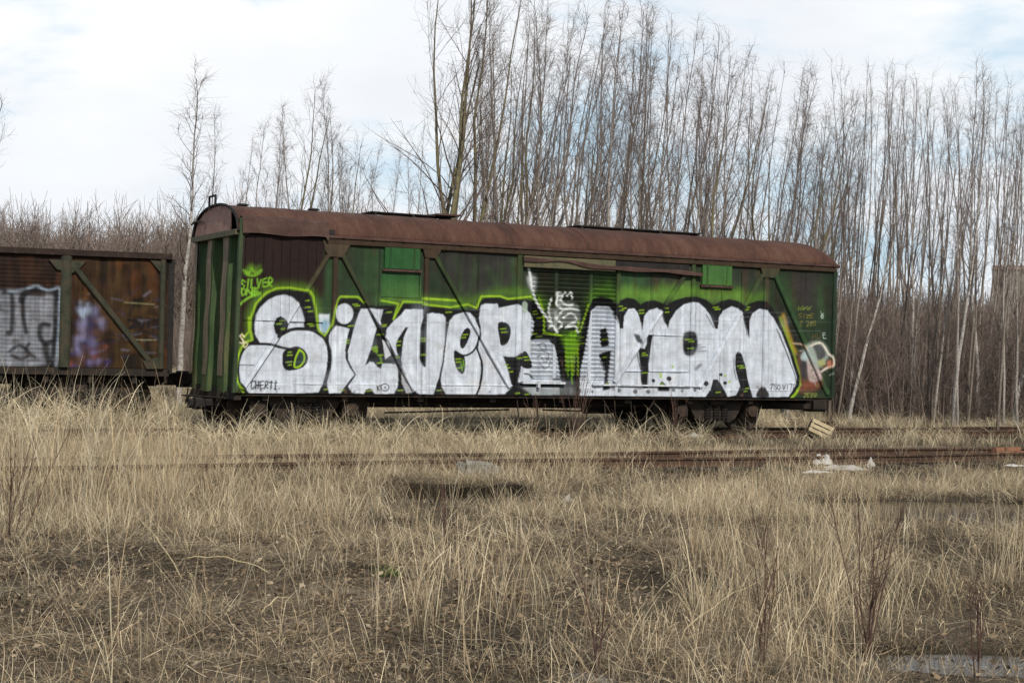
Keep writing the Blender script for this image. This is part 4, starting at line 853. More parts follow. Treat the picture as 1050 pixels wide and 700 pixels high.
# puddles
t = NT('puddle_water'); v = t.mapping((1, 1, 1)); t.bsdf((.035, .028, .02), .06, .5, t.noise(9, 3, .5, v), .02, .01)
for p, a_, b_ in PUD:
    n = 40; V = [(p[0], p[1], -.045)] + [(p[0] + 1.22 * a_ * math.cos(q) * (1 + .1 * math.sin(3 * q)), p[1] + 1.22 * b_ * math.sin(q) * (1 + .1 * math.cos(4 * q)), -.045) for q in np.linspace(0, 6.2832, n + 1)[:-1]]
    o = link('puddle', mesh_np('puddle', V, np.array([(0, 1 + k, 1 + (k + 1) % n) for k in range(n)])), t.m); tag(o, kind='structure')

# ------------------------------------------------------------------ TRACKS
T0, T1, T2 = -5.57, 1.45, 6.25
RP = [(-.066, 0), (-.066, .012), (-.01, .03), (-.009, .105), (-.036, .118), (-.036, .147), (-.028, .152), (.028, .152), (.036, .147), (.036, .118), (.009, .105), (.01, .03), (.066, .012), (.066, 0)]
SL = MB(); SL.box(-1.3, 1.3, -.12, .12, -.15, 0, .02); slm = SL.mesh('sleeper'); slm.materials.append(M['wood_old'])
def track(n, zt, s0, s1, label, sl=.6):
    x, y = from_sn((s0 + s1) / 2, n); r = empty('railway_track', (x, y, zt - .152), TH); tag(r, label, 'railway track', 'railway tracks across the yard'); L = (s1 - s0) / 2
    for q in (-.76, .76):
        N = 60; k = len(RP); V = []
        for i in range(N + 1):
            u = -L + 2 * L * i / N
            for a_, c_ in RP: V.append((u, q + a_ + .008 * math.sin(u * .9 + q), c_ + .010 * math.sin(u * .55 + q)))
        Fs = [(i * k + j, i * k + (j + 1) % k, (i + 1) * k + (j + 1) % k, (i + 1) * k + j) for i in range(N) for j in range(k)]
        link('rail', mesh_np('rail', V, np.array(Fs)), M['rail'], r)
    for i, u in enumerate(np.arange(-min(L, 14), min(L, 14), sl)):
        o = bpy.data.objects.new('sleeper', slm); COL.objects.link(o); o.parent = r; o.location = (u, R.uniform(-.05, .05), -.012 + R.uniform(-.01, .01)); o.rotation_euler = (0, 0, math.pi / 2 + R.uniform(-.04, .04))
track(T0, .30, -24, 42, 'rusty railway track nearest the camera, in front of the wagons')
track(T1, RAILZ, -24, 42, 'rusty railway track that the graffiti wagon stands on')
track(T2, RAILZ, -24, 42, 'rusty railway track behind the graffiti wagon, under the brown wagon')

# ------------------------------------------------------------------ PLANTS: prototypes
def blades(rng, n, rad, lmin, lmax, width, droop, lean, cols, segs=4, base_dark=.32, flat=0, azc=None):
    """n grass blades as bent strips"""
    r = rad * np.sqrt(rng.rand(n)); a = rng.rand(n) * 6.283; bx, by = r * np.cos(a), r * np.sin(a)
    L = lmin + (lmax - lmin) * rng.rand(n) ** 1.3; az = rng.rand(n) * 6.283 if azc is None else azc + rng.normal(0, .7, n); ln_ = np.abs(rng.normal(lean, lean * .5, n)); dr = droop * (.4 + rng.rand(n) * 1.2)
    w = width * (.6 + .8 * rng.rand(n)); C = np.array(cols)[rng.randint(0, len(cols), n)] * (.75 + .5 * rng.rand(n, 1))
    V = np.zeros((n, segs + 1, 2, 3)); CC = np.zeros((n, segs + 1, 2, 3))
    p = np.stack([bx, by, np.zeros(n)], 1); th = ln_.copy(); tw = rng.rand(n) * 6.283
    side = np.stack([np.cos(tw), np.sin(tw), np.zeros(n)], 1)
    if flat: p[:, 2] = rng.rand(n) * flat; th = 1.45 + .2 * rng.rand(n)
    kink = np.where(rng.rand(n) < .18, rng.randint(1, segs, n), 99)
    for k in range(segs + 1):
        ww = w * (1 - .75 * (k / segs) ** 1.5) * .5
        V[:, k, 0] = p - side * ww[:, None]; V[:, k, 1] = p + side * ww[:, None]
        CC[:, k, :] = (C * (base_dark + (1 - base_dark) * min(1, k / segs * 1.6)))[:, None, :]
        st = L / segs; p = p + np.stack([np.sin(th) * np.cos(az) * st, np.sin(th) * np.sin(az) * st, np.cos(th) * st], 1); th = np.clip(th + dr / segs + np.where(kink == k + 1, .9, 0), -2.6, 2.6)
        if flat: th = 1.5 + .15 * rng.normal(0, 1, n); az = az + rng.normal(0, .12, n)
        az = az + rng.normal(0, .10, n)
    V[..., 2] = np.maximum(V[..., 2], -.02)
    idx = np.arange(n)[:, None] * (segs + 1) * 2 + np.arange(segs)[None] * 2
    i = idx.ravel(); return V.reshape(-1, 3), np.stack([i, i + 1, i + 3, i + 2], 1), CC.reshape(-1, 3)
def merge(parts):
    V = []; Fq = []; C = []; o = 0
    for v_, f_, c_ in parts: V.append(v_); Fq.append(f_ + o); C.append(c_); o += len(v_)
    return np.concatenate(V), np.concatenate(Fq), np.concatenate(C)
TAN = [(.48, .365, .225), (.57, .45, .29), (.40, .30, .18), (.29, .22, .145), (.62, .505, .34)]
PALE = [(.52, .455, .32), (.45, .385, .26), (.58, .52, .39), (.38, .31, .20)]
DULL = [(.15, .118, .085), (.21, .172, .125), (.10, .078, .056), (.25, .205, .15), (.18, .165, .14)]
PROTO = {}
hid = lambda nm: bpy.data.collections.new(nm)          # source meshes for the scatter; never linked to the scene
def proto_set(name, makers, mat):
    c = hid(name + '_sources')
    for i, mk in enumerate(makers):
        V, Fq, C = mk(np.random.RandomState(100 + i * 7)); me = mesh_np('%s_tuft' % name, V, Fq, C); me.materials.append(mat)
        o = bpy.data.objects.new('%s_tuft_%02d' % (name, i), me); c.objects.link(o)
    PROTO[name] = (c, len(makers))
BRI = [(.80, .69, .47), (.70, .585, .38), (.76, .67, .48)]
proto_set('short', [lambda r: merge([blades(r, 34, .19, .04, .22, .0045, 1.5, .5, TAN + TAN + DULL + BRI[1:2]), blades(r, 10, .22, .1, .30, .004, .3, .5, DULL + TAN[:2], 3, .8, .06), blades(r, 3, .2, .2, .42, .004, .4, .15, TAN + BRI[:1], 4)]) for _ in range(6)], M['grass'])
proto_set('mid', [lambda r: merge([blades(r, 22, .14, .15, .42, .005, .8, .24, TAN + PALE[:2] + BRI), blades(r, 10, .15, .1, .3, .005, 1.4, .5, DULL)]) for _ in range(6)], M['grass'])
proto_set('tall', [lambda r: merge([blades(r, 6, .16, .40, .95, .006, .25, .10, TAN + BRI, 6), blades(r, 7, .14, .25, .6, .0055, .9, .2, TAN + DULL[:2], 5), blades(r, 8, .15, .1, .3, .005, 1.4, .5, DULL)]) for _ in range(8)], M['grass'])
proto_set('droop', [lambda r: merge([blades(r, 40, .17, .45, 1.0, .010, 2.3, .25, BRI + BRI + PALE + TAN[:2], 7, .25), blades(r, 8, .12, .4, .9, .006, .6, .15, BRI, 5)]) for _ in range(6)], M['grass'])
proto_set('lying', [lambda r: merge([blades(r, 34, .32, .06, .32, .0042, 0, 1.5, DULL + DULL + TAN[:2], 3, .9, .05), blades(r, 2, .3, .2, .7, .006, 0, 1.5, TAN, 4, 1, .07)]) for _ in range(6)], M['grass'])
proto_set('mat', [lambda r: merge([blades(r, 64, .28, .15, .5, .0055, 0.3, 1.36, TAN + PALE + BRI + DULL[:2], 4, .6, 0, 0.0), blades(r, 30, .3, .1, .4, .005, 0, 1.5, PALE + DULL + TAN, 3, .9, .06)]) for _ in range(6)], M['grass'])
proto_set('cane', [lambda r: blades(r, 3, .10, .8, 1.7, .009, .3, .12, PALE + TAN[:2], 7, .8) for _ in range(6)], M['grass'])
proto_set('green', [lambda r: blades(r, 40, .07, .08, .22, .004, 1.0, .3, [(.08, .16, .03), (.12, .2, .05), (.2, .22, .08)]) for _ in range(2)], M['grass'])
def leafs(r):
    n = 22; V = []; Fq = []; C = []
    for i in range(n):
        x, y = r.normal(0, .2, 2); s_ = r.uniform(.012, .035); a = r.rand() * 6.28; z = r.uniform(.0, .05); d = np.array([math.cos(a), math.sin(a), r.normal(0, .3)]); e = np.array([-math.sin(a), math.cos(a), r.normal(0, .5)]); p = np.array([x, y, z])
        V += [p - d * s_, p + e * s_ * .6 + (0, 0, .006), p + d * s_, p - e * s_ * .6 + (0, 0, .006)]; Fq.append((4 * i, 4 * i + 1, 4 * i + 2, 4 * i + 3)); c = [(.20, .15, .095), (.14, .095, .06), (.30, .24, .165), (.09, .065, .045)][r.randint(4)]; C += [c] * 4
    return np.array(V), np.array(Fq), np.array(C)
proto_set('leaf', [leafs for _ in range(4)], M['leaf'])

def scatter(name, proto, P, rot, scl, label=None, cat=None, kind='stuff', seed=1):
    c, n = PROTO[proto]; N = len(P); rr = np.random.RandomState(seed)
    me = bpy.data.meshes.new(name); me.vertices.add(N); me.vertices.foreach_set('co', np.asarray(P, np.float32).ravel())
    a = me.attributes.new('rot', 'FLOAT_VECTOR', 'POINT'); a.data.foreach_set('vector', np.asarray(rot, np.float32).ravel())
    a = me.attributes.new('scl', 'FLOAT_VECTOR', 'POINT'); a.data.foreach_set('vector', np.asarray(scl, np.float32).ravel())
    a = me.attributes.new('pick', 'INT', 'POINT'); a.data.foreach_set('value', rr.randint(0, n, N).astype(np.int32))
    o = bpy.data.objects.new(name, me); COL.objects.link(o); tag(o, label, cat, None, kind)
    g_ = bpy.data.node_groups.new(name, 'GeometryNodeTree'); g_.interface.new_socket('Geometry', in_out='INPUT', socket_type='NodeSocketGeometry'); g_.interface.new_socket('Geometry', in_out='OUTPUT', socket_type='NodeSocketGeometry')
    nd = g_.nodes; gi = nd.new('NodeGroupInput'); gout = nd.new('NodeGroupOutput'); ip = nd.new('GeometryNodeInstanceOnPoints'); ci = nd.new('GeometryNodeCollectionInfo')
    ci.inputs['Collection'].default_value = c; ci.inputs['Separate Children'].default_value = True; ci.inputs['Reset Children'].default_value = True
    def attr(nm, ty): q = nd.new('GeometryNodeInputNamedAttribute'); q.data_type = ty; q.inputs['Name'].default_value = nm; return q.outputs['Attribute']
    e2r = nd.new('FunctionNodeEulerToRotation'); L_ = g_.links.new
    L_(gi.outputs[0], ip.inputs['Points']); L_(ci.outputs[0], ip.inputs['Instance']); ip.inputs['Pick Instance'].default_value = True
    L_(attr('pick', 'INT'), ip.inputs['Instance Index']); L_(attr('rot', 'FLOAT_VECTOR'), e2r.inputs[0]); L_(e2r.outputs[0], ip.inputs['Rotation']); L_(attr('scl', 'FLOAT_VECTOR'), ip.inputs['Scale']); L_(ip.outputs[0], gout.inputs[0])
    md = o.modifiers.new('scatter', 'NODES'); md.node_group = g_
    return o
def sample_area(dens, y0, y1, margin=1.5, seed=1, fn=None, k=.36):
    """random points in the strip of ground the photograph looks over"""
    rr = np.random.RandomState(seed); wmax = k * y1 + margin; N = int(dens * 2 * wmax * (y1 - y0)); x = rr.uniform(-wmax, wmax, N); y = rr.uniform(y0, y1, N)
    m = np.abs(x) < k * y + margin; x, y = x[m], y[m]
    if fn is not None: q = rr.rand(len(x)) < fn(x, y); x, y = x[q], y[q]
    return x, y
def place(name, proto, x, y, smin, smax, tilt=.08, label=None, seed=3, dz=-.01, zs=None, cat='dry grass'):
    rr = np.random.RandomState(seed); N = len(x); s_ = rr.uniform(smin, smax, N); rot = np.stack([rr.normal(0, tilt, N), rr.normal(0, tilt, N), rr.rand(N) * 6.283], 1)
    sc = np.stack([s_, s_, s_ * (rr.uniform(.8, 1.2, N) if zs is None else zs)], 1)
    return scatter(name, proto, np.stack([x, y, ground(x, y) + dz], 1), rot, sc, label, cat, 'stuff', seed)
def pxof(x, y): return W0 / 2 + F * x / y                     # rough picture column of a ground point, used for zones of growth
def opened(x, y):
    """1 in the open, 0 where the photograph looks across a hollow, a pool or the near rails"""
    s, n = sn(x, y); f = np.ones_like(x)
    for p, a_, b_ in PUD:
        yy = np.where(y < p[1], (y - p[1]) / (b_ + 2.8), (y - p[1]) / b_); f *= sstep(.9, 1.6, ((x - p[0]) / a_) ** 2 + yy ** 2)
    dx = np.abs(x - PIT[0]) / 1.05; dy = np.where(y < PIT[1], (y - PIT[1]) / 2.6, (y - PIT[1]) / .12); f *= sstep(.9, 1.4, np.maximum(dx, np.abs(dy)))
    c = pxof(x, y); f *= 1 - .85 * sstep(-9.4, -7.6, n) * (1 - sstep(-5.2, -4.4, n)) * np.clip(sstep(590, 640, c) + .8 * sstep(390, 420, c) * (1 - sstep(500, 540, c)), 0, 1)
    return f
def free(x, y, hard=1.0):
    s, n = sn(x, y); f = np.ones_like(x)
    for p, a_, b_ in PUD: f *= .04 + .96 * sstep(.8, 1.6, ((x - p[0]) / a_) ** 2 + ((y - p[1]) / b_) ** 2)
    f *= 1 - (np.abs(x - PIT[0]) < 1.0) * (y > PIT[1] - .5) * (y < PIT[1] + .05)
    f *= 1 - .85 * (sstep(.0, .3, n) * (1 - sstep(2.2, 2.9, n)))
    f = f * (1 - hard * (1 - opened(x, y)))
    return f * np.where((np.abs(x - PIT[0]) < 1.08) & (y > PIT[1] - 1.3) & (y < PIT[1] + .1), .04, 1)
def patch(x, y, s, seed, lo, hi): return sstep(lo, hi, fbm_arr(x, y, s, seed))
BARE = [(on_z(635, 590, 0), 1.0, 2.4), (on_z(330, 610, 0), 1.6, 1.0), (on_z(140, 640, 0), 1.3, .8), (on_z(420, 665, 0), 1.0, .6), (on_z(690, 540, 0), .8, 1.6), (on_z(240, 560, 0), 1.5, 1.0), (on_z(960, 640, 0), .9, .9)]
def cover(x, y):
    """shared patchiness: trodden and bare places where every kind of grass is thin"""
    f = .25 + .75 * sstep(.36, .56, fbm_arr(x, y, 2.6, 91)); w_ = .5 * (fbm_arr(x, y, .7, 92) - .5)
    for p, a_, b_ in BARE: f = f * (.36 + .64 * sstep(.45, 1.3, ((x - p[0]) / a_) ** 2 + ((y - p[1]) / b_) ** 2 + w_))
    return np.where(y > 24.5, np.maximum(f, .6), f)
def dark_zone(x, y):                                            # trodden, bare litter in the left and middle foreground
    c = pxof(x, y); return np.clip((1 - sstep(640, 720, c)) * (1 - sstep(14.5, 19, y)), 0, 1)
x, y = sample_area(44, 7.5, 30.5, seed=21, fn=lambda x, y: cover(x, y) * free(x, y, .6) * (.06 + .94 * patch(x, y, 1.5, 5, .38, .58)) * (1 - .55 * dark_zone(x, y)))
place('short_grass', 'short', x, y, .6, 1.25, .12, 'short matted dry grass all over the yard', 31)
x, y = sample_area(22, 7.5, 30.5, seed=22, fn=lambda x, y: free(x, y, .3) * (.06 + .94 * patch(x, y, 1.4, 8, .38, .58)))
place('fallen_straw', 'lying', x, y, .6, 1.3, .05, 'fallen straw lying flat on the soil', 32, 0.0)
x, y = sample_area(24, 9.5, 29, seed=52, fn=lambda x, y: cover(x, y) * free(x, y, .3) * (.05 + .95 * patch(x, y, 1.6, 27, .40, .58)) * (.12 + .88 * sstep(14, 18, y)))
place('matted_grass', 'mat', x, y, .6, 1.15, .07, 'pale flattened mats of dead grass', 53, 0.0)
def right_zone(x, y): c = pxof(x, y) + 90 * (fbm_arr(x, y, 1.8, 33) - .5); return sstep(610, 800, c) * (1 - sstep(19, 20.5, y)) * sstep(10.5, 12.5, y)
x, y = sample_area(15, 11, 28.5, seed=23, fn=lambda x, y: cover(x, y) * free(x, y) * patch(x, y, 2.0, 9, .44, .62) * (1 - .9 * dark_zone(x, y)) * (.45 + .55 * right_zone(x, y) + .4 * (1 - sstep(200, 330, pxof(x, y))) + .12 * sstep(19, 22, y)))
place('tufted_grass', 'mid', x, y, .5, 1.05, .1, 'knee high tufted dry grass', 33)
def tall_d(x, y):
    c = pxof(x, y); zone = .10 + .70 * (1 - sstep(150, 290, c)) * sstep(16, 19, y) + .95 * right_zone(x, y) + .28 * sstep(380, 440, c) * (1 - sstep(560, 640, c)) * (1 - sstep(11, 13, y)) + .22 * sstep(19, 21.5, y) * sstep(540, 580, c) * (1 - sstep(640, 680, c)) + .15 * sstep(22, 24, y) * sstep(250, 350, c) * (1 - sstep(640, 680, c))
    return cover(x, y) * free(x, y) * (1 - .85 * sstep(905, 940, c) * sstep(11.5, 13, y)) * np.clip(zone, 0, 1) * (.12 + .88 * patch(x, y, 1.2, 12, .42, .6))
x, y = sample_area(24, 8.0, 27.5, seed=24, fn=tall_d)
place('tall_grass', 'tall', x, y, .5, 1.05, .13, 'tall straw coloured grass standing in patches', 34)
def belt(x, y):
    s, n = sn(x, y); c = pxof(x, y); return np.exp(-((n + .95) / .55) ** 2) * (.15 + .85 * patch(x, y, 1.1, 15, .38, .56)) * np.where(c < 650, 1, .28) * (1 - .95 * sstep(812, 822, c) * (1 - sstep(866, 880, c)))
x, y = sample_area(17, 21, 38, seed=25, fn=belt)
place('drooping_grass', 'droop', x, y, .6, 1.05, .2, 'pale drooping grass along the track in front of the wagon', 35)
x, y = sample_area(6, 16.5, 28, seed=26, fn=lambda x, y: free(x, y) * (1 - sstep(120, 230, pxof(x, y))) * (.3 + .7 * patch(x, y, 1.3, 17, .4, .6)))
place('reed_stems', 'cane', x, y, .7, 1.2, .12, 'tall pale reed stems in front of the brown wagon', 36)
x, y = sample_area(1.1, 8.5, 29, seed=27, fn=lambda x, y: (.3 + .7 * cover(x, y)) * (.4 + .6 * free(x, y)) * (.2 + .8 * patch(x, y, 2, 18, .45, .6)))
place('scattered_reed_stems', 'cane', x, y, .35, .8, .22, 'single reed stems scattered in the grass', 37)
x, y = sample_area(12, 7.5, 24, seed=28, fn=lambda x, y: free(x, y, .2) * (.3 + .7 * dark_zone(x, y)))
place('leaf_litter', 'leaf', x, y, .5, 1.0, .05, 'dead leaves among the flattened grass', 38, 0.005, cat='leaf litter')
def belt2(x, y):
    s, n = sn(x, y); c = pxof(x, y); return np.exp(-((n - 3.7) / .8) ** 2) * (c < 195) * (.3 + .7 * patch(x, y, 1.1, 16, .38, .56))
x, y = sample_area(13, 27, 36, seed=54, fn=belt2)
place('high_grass', 'droop', x, y, .9, 1.5, .2, 'high pale grass against the brown wagon', 55)
x, y = sample_area(14, 24, 42, seed=56, fn=lambda x, y: np.exp(-((sn(x, y)[1] + 2.2) / 1.0) ** 2) * (pxof(x, y) > 830) * (.2 + .8 * patch(x, y, 1.0, 29, .38, .58)))
place('trackside_grass', 'mid', x, y, .7, 1.25, .15, 'dry grass between the tracks at the right', 57)
# behind the tracks
def back(x, y):
    s, n = sn(x, y); return np.clip(sstep(2.2, 2.8, n), 0, 1) * (1 - .8 * (sstep(.4, .6, n) * (1 - sstep(2.3, 2.6, n)))) * (1 - .5 * (sstep(5.3, 5.5, n) * (1 - sstep(7.0, 7.3, n)))) * (.35 + .65 * patch(x, y, 1.5, 19, .35, .6))
x, y = sample_area(9, 26, 62, seed=29, fn=back, margin=2)
place('rough_grass', 'mid', x, y, .8, 1.5, .15, 'rough dry grass behind the tracks and along the wood edge', 39)
x, y = sample_area(4, 26, 60, seed=30, fn=lambda x, y: back(x, y) * .8, margin=2)
place('wood_edge_grass', 'droop', x, y, .5, .9, .15, 'collapsed dry grass behind the wagon', 40)
p = on_z(397, 594, 0); gx_ = p[0] + R.normal(0, .06, 5); gy_ = p[1] + R.normal(0, .06, 5); place('green_grass', 'green', gx_, gy_, .7, 1.1, .1, 'small fresh green tuft of grass in the dry field', 41, cat='green grass')

# ------------------------------------------------------------------ TREES
class Tubes:
    def __init__(s): s.V = []; s.F = []; s.n = 0
    def add(s, P, r, k):
        P = np.asarray(P); m = len(P); T = np.gradient(P, axis=0); T /= np.linalg.norm(T, axis=1)[:, None] + 1e-9
        ref = np.array([.37, .21, .13]) if abs(T[0][2]) > .8 else np.array([0.05, .02, 1.]); A = np.cross(T, ref); A /= np.linalg.norm(A, axis=1)[:, None] + 1e-9; Bv = np.cross(T, A)
        an = np.arange(k) * 2 * math.pi / k; ring = A[:, None] * np.cos(an)[None, :, None] + Bv[:, None] * np.sin(an)[None, :, None]
        s.V.append((P[:, None] + ring * np.asarray(r)[:, None, None]).reshape(-1, 3))
        i = np.arange(m - 1)[:, None] * k + np.arange(k)[None]; j = np.arange(m - 1)[:, None] * k + (np.arange(k)[None] + 1) % k
        s.F.append(np.stack([i, j, j + k, i + k], -1).reshape(-1, 4) + s.n); s.n += m * k
    def mesh(s, name, smooth=False): return mesh_np(name, np.concatenate(s.V), np.concatenate(s.F), None, smooth)
def stem(rng, p, d, L, n, wob, up):
    P = [np.array(p, float)]; d = np.array(d, float)
    for i in range(n):
        d = d + rng.normal(0, wob, 3) + np.array([0, 0, up]); d /= np.linalg.norm(d); P.append(P[-1] + d * L / n)
    return np.array(P)
def grow(seed, H, kind):
    """a bare young tree: (trunk mesh, crown mesh)"""
    rng = np.random.RandomState(seed); tr = Tubes(); cr = Tubes()
    par = {'birch': (36, .26, .165, .42, 5, 3), 'pole': (15, .40, .13, .28, 4, 2), 'aspen': (24, .22, .28, .50, 5, 3), 'sap': (16, .15, .26, .5, 5, 3)}[kind]
    nb, z0, bl, ang, ns, nt = par; r0 = {'birch': .0064, 'pole': .0052, 'aspen': .0085, 'sap': .006}[kind] * H
    n = 18; wob = {'birch': .055, 'pole': .034, 'aspen': .06, 'sap': .07}[kind]
    P = stem(rng, (0, 0, -.15), (rng.normal(0, .03), rng.normal(0, .03), 1), H + .15, n, wob, .10)
    fr = np.linspace(0, 1, n + 1); rad = r0 * (1.12 - fr) ** 1.35 * .95 + .0025
    tr.add(P, rad, 7)
    if (kind == 'aspen' and rng.rand() < .8) or rng.rand() < .2:      # a fork
        q = int(n * rng.uniform(.25, .4)); a = rng.rand() * 6.28; P2 = stem(rng, P[q], (math.cos(a) * .35, math.sin(a) * .35, 1), H * .6, 12, .04, .08); tr.add(P2, rad[q] * .7 * (1.1 - np.linspace(0, 1, 13)) + .004, 6); stems = [(P, rad, z0), (P2, rad[q] * .7 * (1.1 - np.linspace(0, 1, 13)), .1)]
    else: stems = [(P, rad, z0)]
    for Ps, rs, zz in stems:
        m = len(Ps) - 1; cnt = nb if Ps is P else nb // 2
        for b_ in range(cnt):
            f = zz + (1 - zz) * (b_ + rng.rand()) / cnt; q = min(int(f * m), m - 1); p = Ps[q] + (Ps[q + 1] - Ps[q]) * (f * m - q)
            az = b_ * 2.4 + rng.normal(0, .5); an = ang * rng.uniform(.6, 1.4); L = H * bl * (1.08 - f) ** .7 * rng.uniform(.45, 1.15) + .25
            d = (math.cos(az) * math.sin(an), math.sin(az) * math.sin(an), math.cos(an)); Bp = stem(rng, p, d, L, 6, .10, .06); br = max(rs[q] * .42, .0042)
            cr.add(Bp, np.linspace(br, .0024, 7), 4)
            for s_ in range(ns):
                g_ = rng.uniform(.2, .98); qi = min(int(g_ * 6), 5); p2 = Bp[qi] + (Bp[qi + 1] - Bp[qi]) * (g_ * 6 - qi); dd = (Bp[qi + 1] - Bp[qi]); dd /= np.linalg.norm(dd)
                d2 = dd + rng.normal(0, .55, 3); L2_ = L * rng.uniform(.22, .5) * (1.1 - .5 * g_); Sp = stem(rng, p2, d2 / np.linalg.norm(d2), L2_, 3, .12, .08); cr.add(Sp, np.linspace(.0034, .0022, 4), 3)
                for t_ in range(nt):
                    qq = rng.randint(0, 3); p3 = Sp[qq] + (Sp[qq + 1] - Sp[qq]) * rng.rand(); d3 = (Sp[qq + 1] - Sp[qq]) / np.linalg.norm(Sp[qq + 1] - Sp[qq]) + rng.normal(0, .6, 3)
                    cr.add(stem(rng, p3, d3 / np.linalg.norm(d3), rng.uniform(.18, .5), 2, .1, .05 if kind != 'birch' else -.05), [.0024, .002, .0015], 3)
    return tr.mesh('trunk', True), cr.mesh('crown')
TP = {}
for kind, cnt, bark in (('birch', 6, 'birch'), ('pole', 6, 'grey_bark'), ('aspen', 4, 'aspen')):
    TP[kind] = []
    for i in range(cnt):
        a_, b_ = grow(500 + i * 13 + len(kind), 10.0, kind); a_.materials.append(M[bark]); b_.materials.append(M['twig']); TP[kind].append((a_, b_))
M['white_birch'] = mat_bark('white_birch_bark', (.44, .41, .37), (.09, .075, .065), (.2, .175, .15), .85)
TP['white'] = [(a_.copy(), b_) for a_, b_ in TP['birch']]
for a_, b_ in TP['white']: a_.materials[0] = M['white_birch']
for i in range(3):   # pale poles for the right-hand stand
    a_ = TP['pole'][i][0].copy(); a_.materials[0] = M['birch']; TP['pole'].append((a_, TP['pole'][i][1]))
NAME = {'white': 'birch_tree', 'birch': 'birch_tree', 'pole': 'young_tree', 'aspen': 'aspen_tree'}
TREES = []
def tree(kind, px, Y, ytop, label, group, var=None, lean=0.0, fat=1.0, azl=None):
    x = x_at(px, Y, 380); z = float(ground(np.array([x]), np.array([Y]))[0]); h_ = (z_at(px, ytop, Y) - z); rr = random.Random(int(px * 7 + Y * 13))
    var = rr.randrange(len(TP[kind])) if var is None else var; a_, b_ = TP[kind][var]
    e = empty(NAME[kind], (x, Y, z), rr.random() * 6.283 if azl is None else azl); s_ = h_ / 10.0; e.scale = (s_ * fat, s_ * fat, s_)
    e.rotation_euler = (0, lean, 0) if lean else (rr.gauss(0, .025), rr.gauss(.012, .025), rr.random() * 6.283)
    if lean: e.rotation_euler = (0, lean, 0); 
    turn = rr.random() * 6.283
    for nm, me in (('trunk', a_), ('crown', b_)):
        o = bpy.data.objects.new(nm, me); COL.objects.link(o); o.parent = e
        if lean: o.rotation_euler = (0, 0, turn)
    tag(e, label, 'tree', group); TREES.append((e, px, Y)); return e
# named trees
tree('white', 184, 38.5, 84, 'white stemmed birch standing in the gap between the two wagons', None, 0, .012, 1.5)
tree('birch', 213, 52, 120, 'slighter birch just right of the white stemmed birch in the gap', None, 1)
tree('birch', 263, 55, 130, 'lone small birch over the left end of the wagon roof', None, 2)
tree('aspen', 290, 54, 92, 'thin tree with curving top left of the roof gap', None, 3, .05)
tree('birch', 318, 56, 112, 'fine twigged birch second left of the tall forked tree', None, 4)
tree('aspen', 342, 55, 120, 'sparse small tree next left of the tall forked tree', None, 1, .06)
tree('birch', 362, 57, 92, 'wispy birch close left of the tall forked tree', None, 3)
tree('aspen', 424, 43, -55, 'tall forked tree with olive bark behind the left roof walkway', None, 0, .02, 1.15)
tree('aspen', 446, 44, -60, 'tall straight olive tree second from the forked one', None, 1, .10, .95)
tree('aspen', 472, 44, -70, 'tall olive tree leaning right behind the walkway end', None, 1, .12, .8)
tree('pole', 487, 46, 5, 'slender tree between the leaning olive tree and the dense stand', None, 2, .10)
r9 = random.Random(9)
for i in range(30):
    px = 232 + (505 - 232) * (i + r9.random()) / 30
    tree('birch' if r9.random() < .65 else 'pole', px, r9.uniform(56, 70), 172 - .10 * (px - 232) + r9.gauss(0, 22), 'low slight birch among the small ones showing over the left half of the wagon roof', 'low birches over the left half of the roof', None, r9.gauss(.05, .04), .85)
rt = random.Random(77)
def topy(px):
    return float(np.interp(px, [500, 560, 600, 650, 690, 740, 790, 830, 850, 870, 900, 940, 965, 1000, 1040, 1090], [10, 5, 12, 15, 38, 58, 80, 125, 130, 72, 72, 98, 100, 72, 98, 95]))
LB = 'slim bare tree in the dense stand behind the wagon roof'; LP = 'pale slim stem in the crowded young wood right of the wagon'; LD = 'bare dark twigged young tree in the crowded wood right of the wagon'
for i in range(104):
    px = 486 + (860 - 486) * (i + rt.random()) / 104; Y = rt.uniform(43, 62); k = rt.random()
    tree('aspen' if k < .10 else ('birch' if k < .58 else 'pole'), px, Y, topy(px) + max(0, rt.gauss(22, 42)), LB, 'slim trees behind the roof', None, rt.gauss(.075, .05) or .01, rt.uniform(.75, 1.25))
for i in range(42):
    px = 852 + (968 - 852) * (i + rt.random() * 2.2 - .6) / 42; Y = rt.uniform(42, 56); k = rt.random()
    tree('pole', px, Y, topy(px) + max(0, rt.gauss(14, 34)), LD if k < .78 else LP, 'young trees right of the wagon', rt.randrange(6) if k < .78 else rt.randrange(6, 9), rt.gauss(.03, .035), .8)
for i in range(34):
    px = 950 + (1095 - 950) * (i + rt.random() * 2.2 - .6) / 34; Y = rt.uniform(40, 62); k = rt.random()
    tree('birch' if k < .35 else 'pole', px, Y, topy(px) + max(0, rt.gauss(20, 45)), 'slim bare tree at the right edge of the crowded wood', 'young trees at the right edge', None, rt.gauss(.02, .03), .8)
for i in range(9):
    px = 990 + 9 * i + rt.uniform(-3, 3); tree('pole', px, rt.uniform(50, 76), topy(px) + rt.uniform(0, 70), 'slim bare tree at the right edge of the crowded wood', 'young trees at the right edge', None, rt.gauss(.02, .03), .85)
for px, Y, yt in ((872, 43, 130), (935, 45, 115), (978, 42, 85), (1004, 44, 80), (1040, 43, 100)):
    tree('white', px, Y, yt, 'white barked birch at the front edge of the wood right of the wagon', 'white birches at the wood edge', None, rt.gauss(.012, .015), 1.0)
# left edge: twigs of a tree reaching in
tree('aspen', -88, 33, 60, 'bare tree at the left edge with only its twigs reaching in', None, 3, .0)
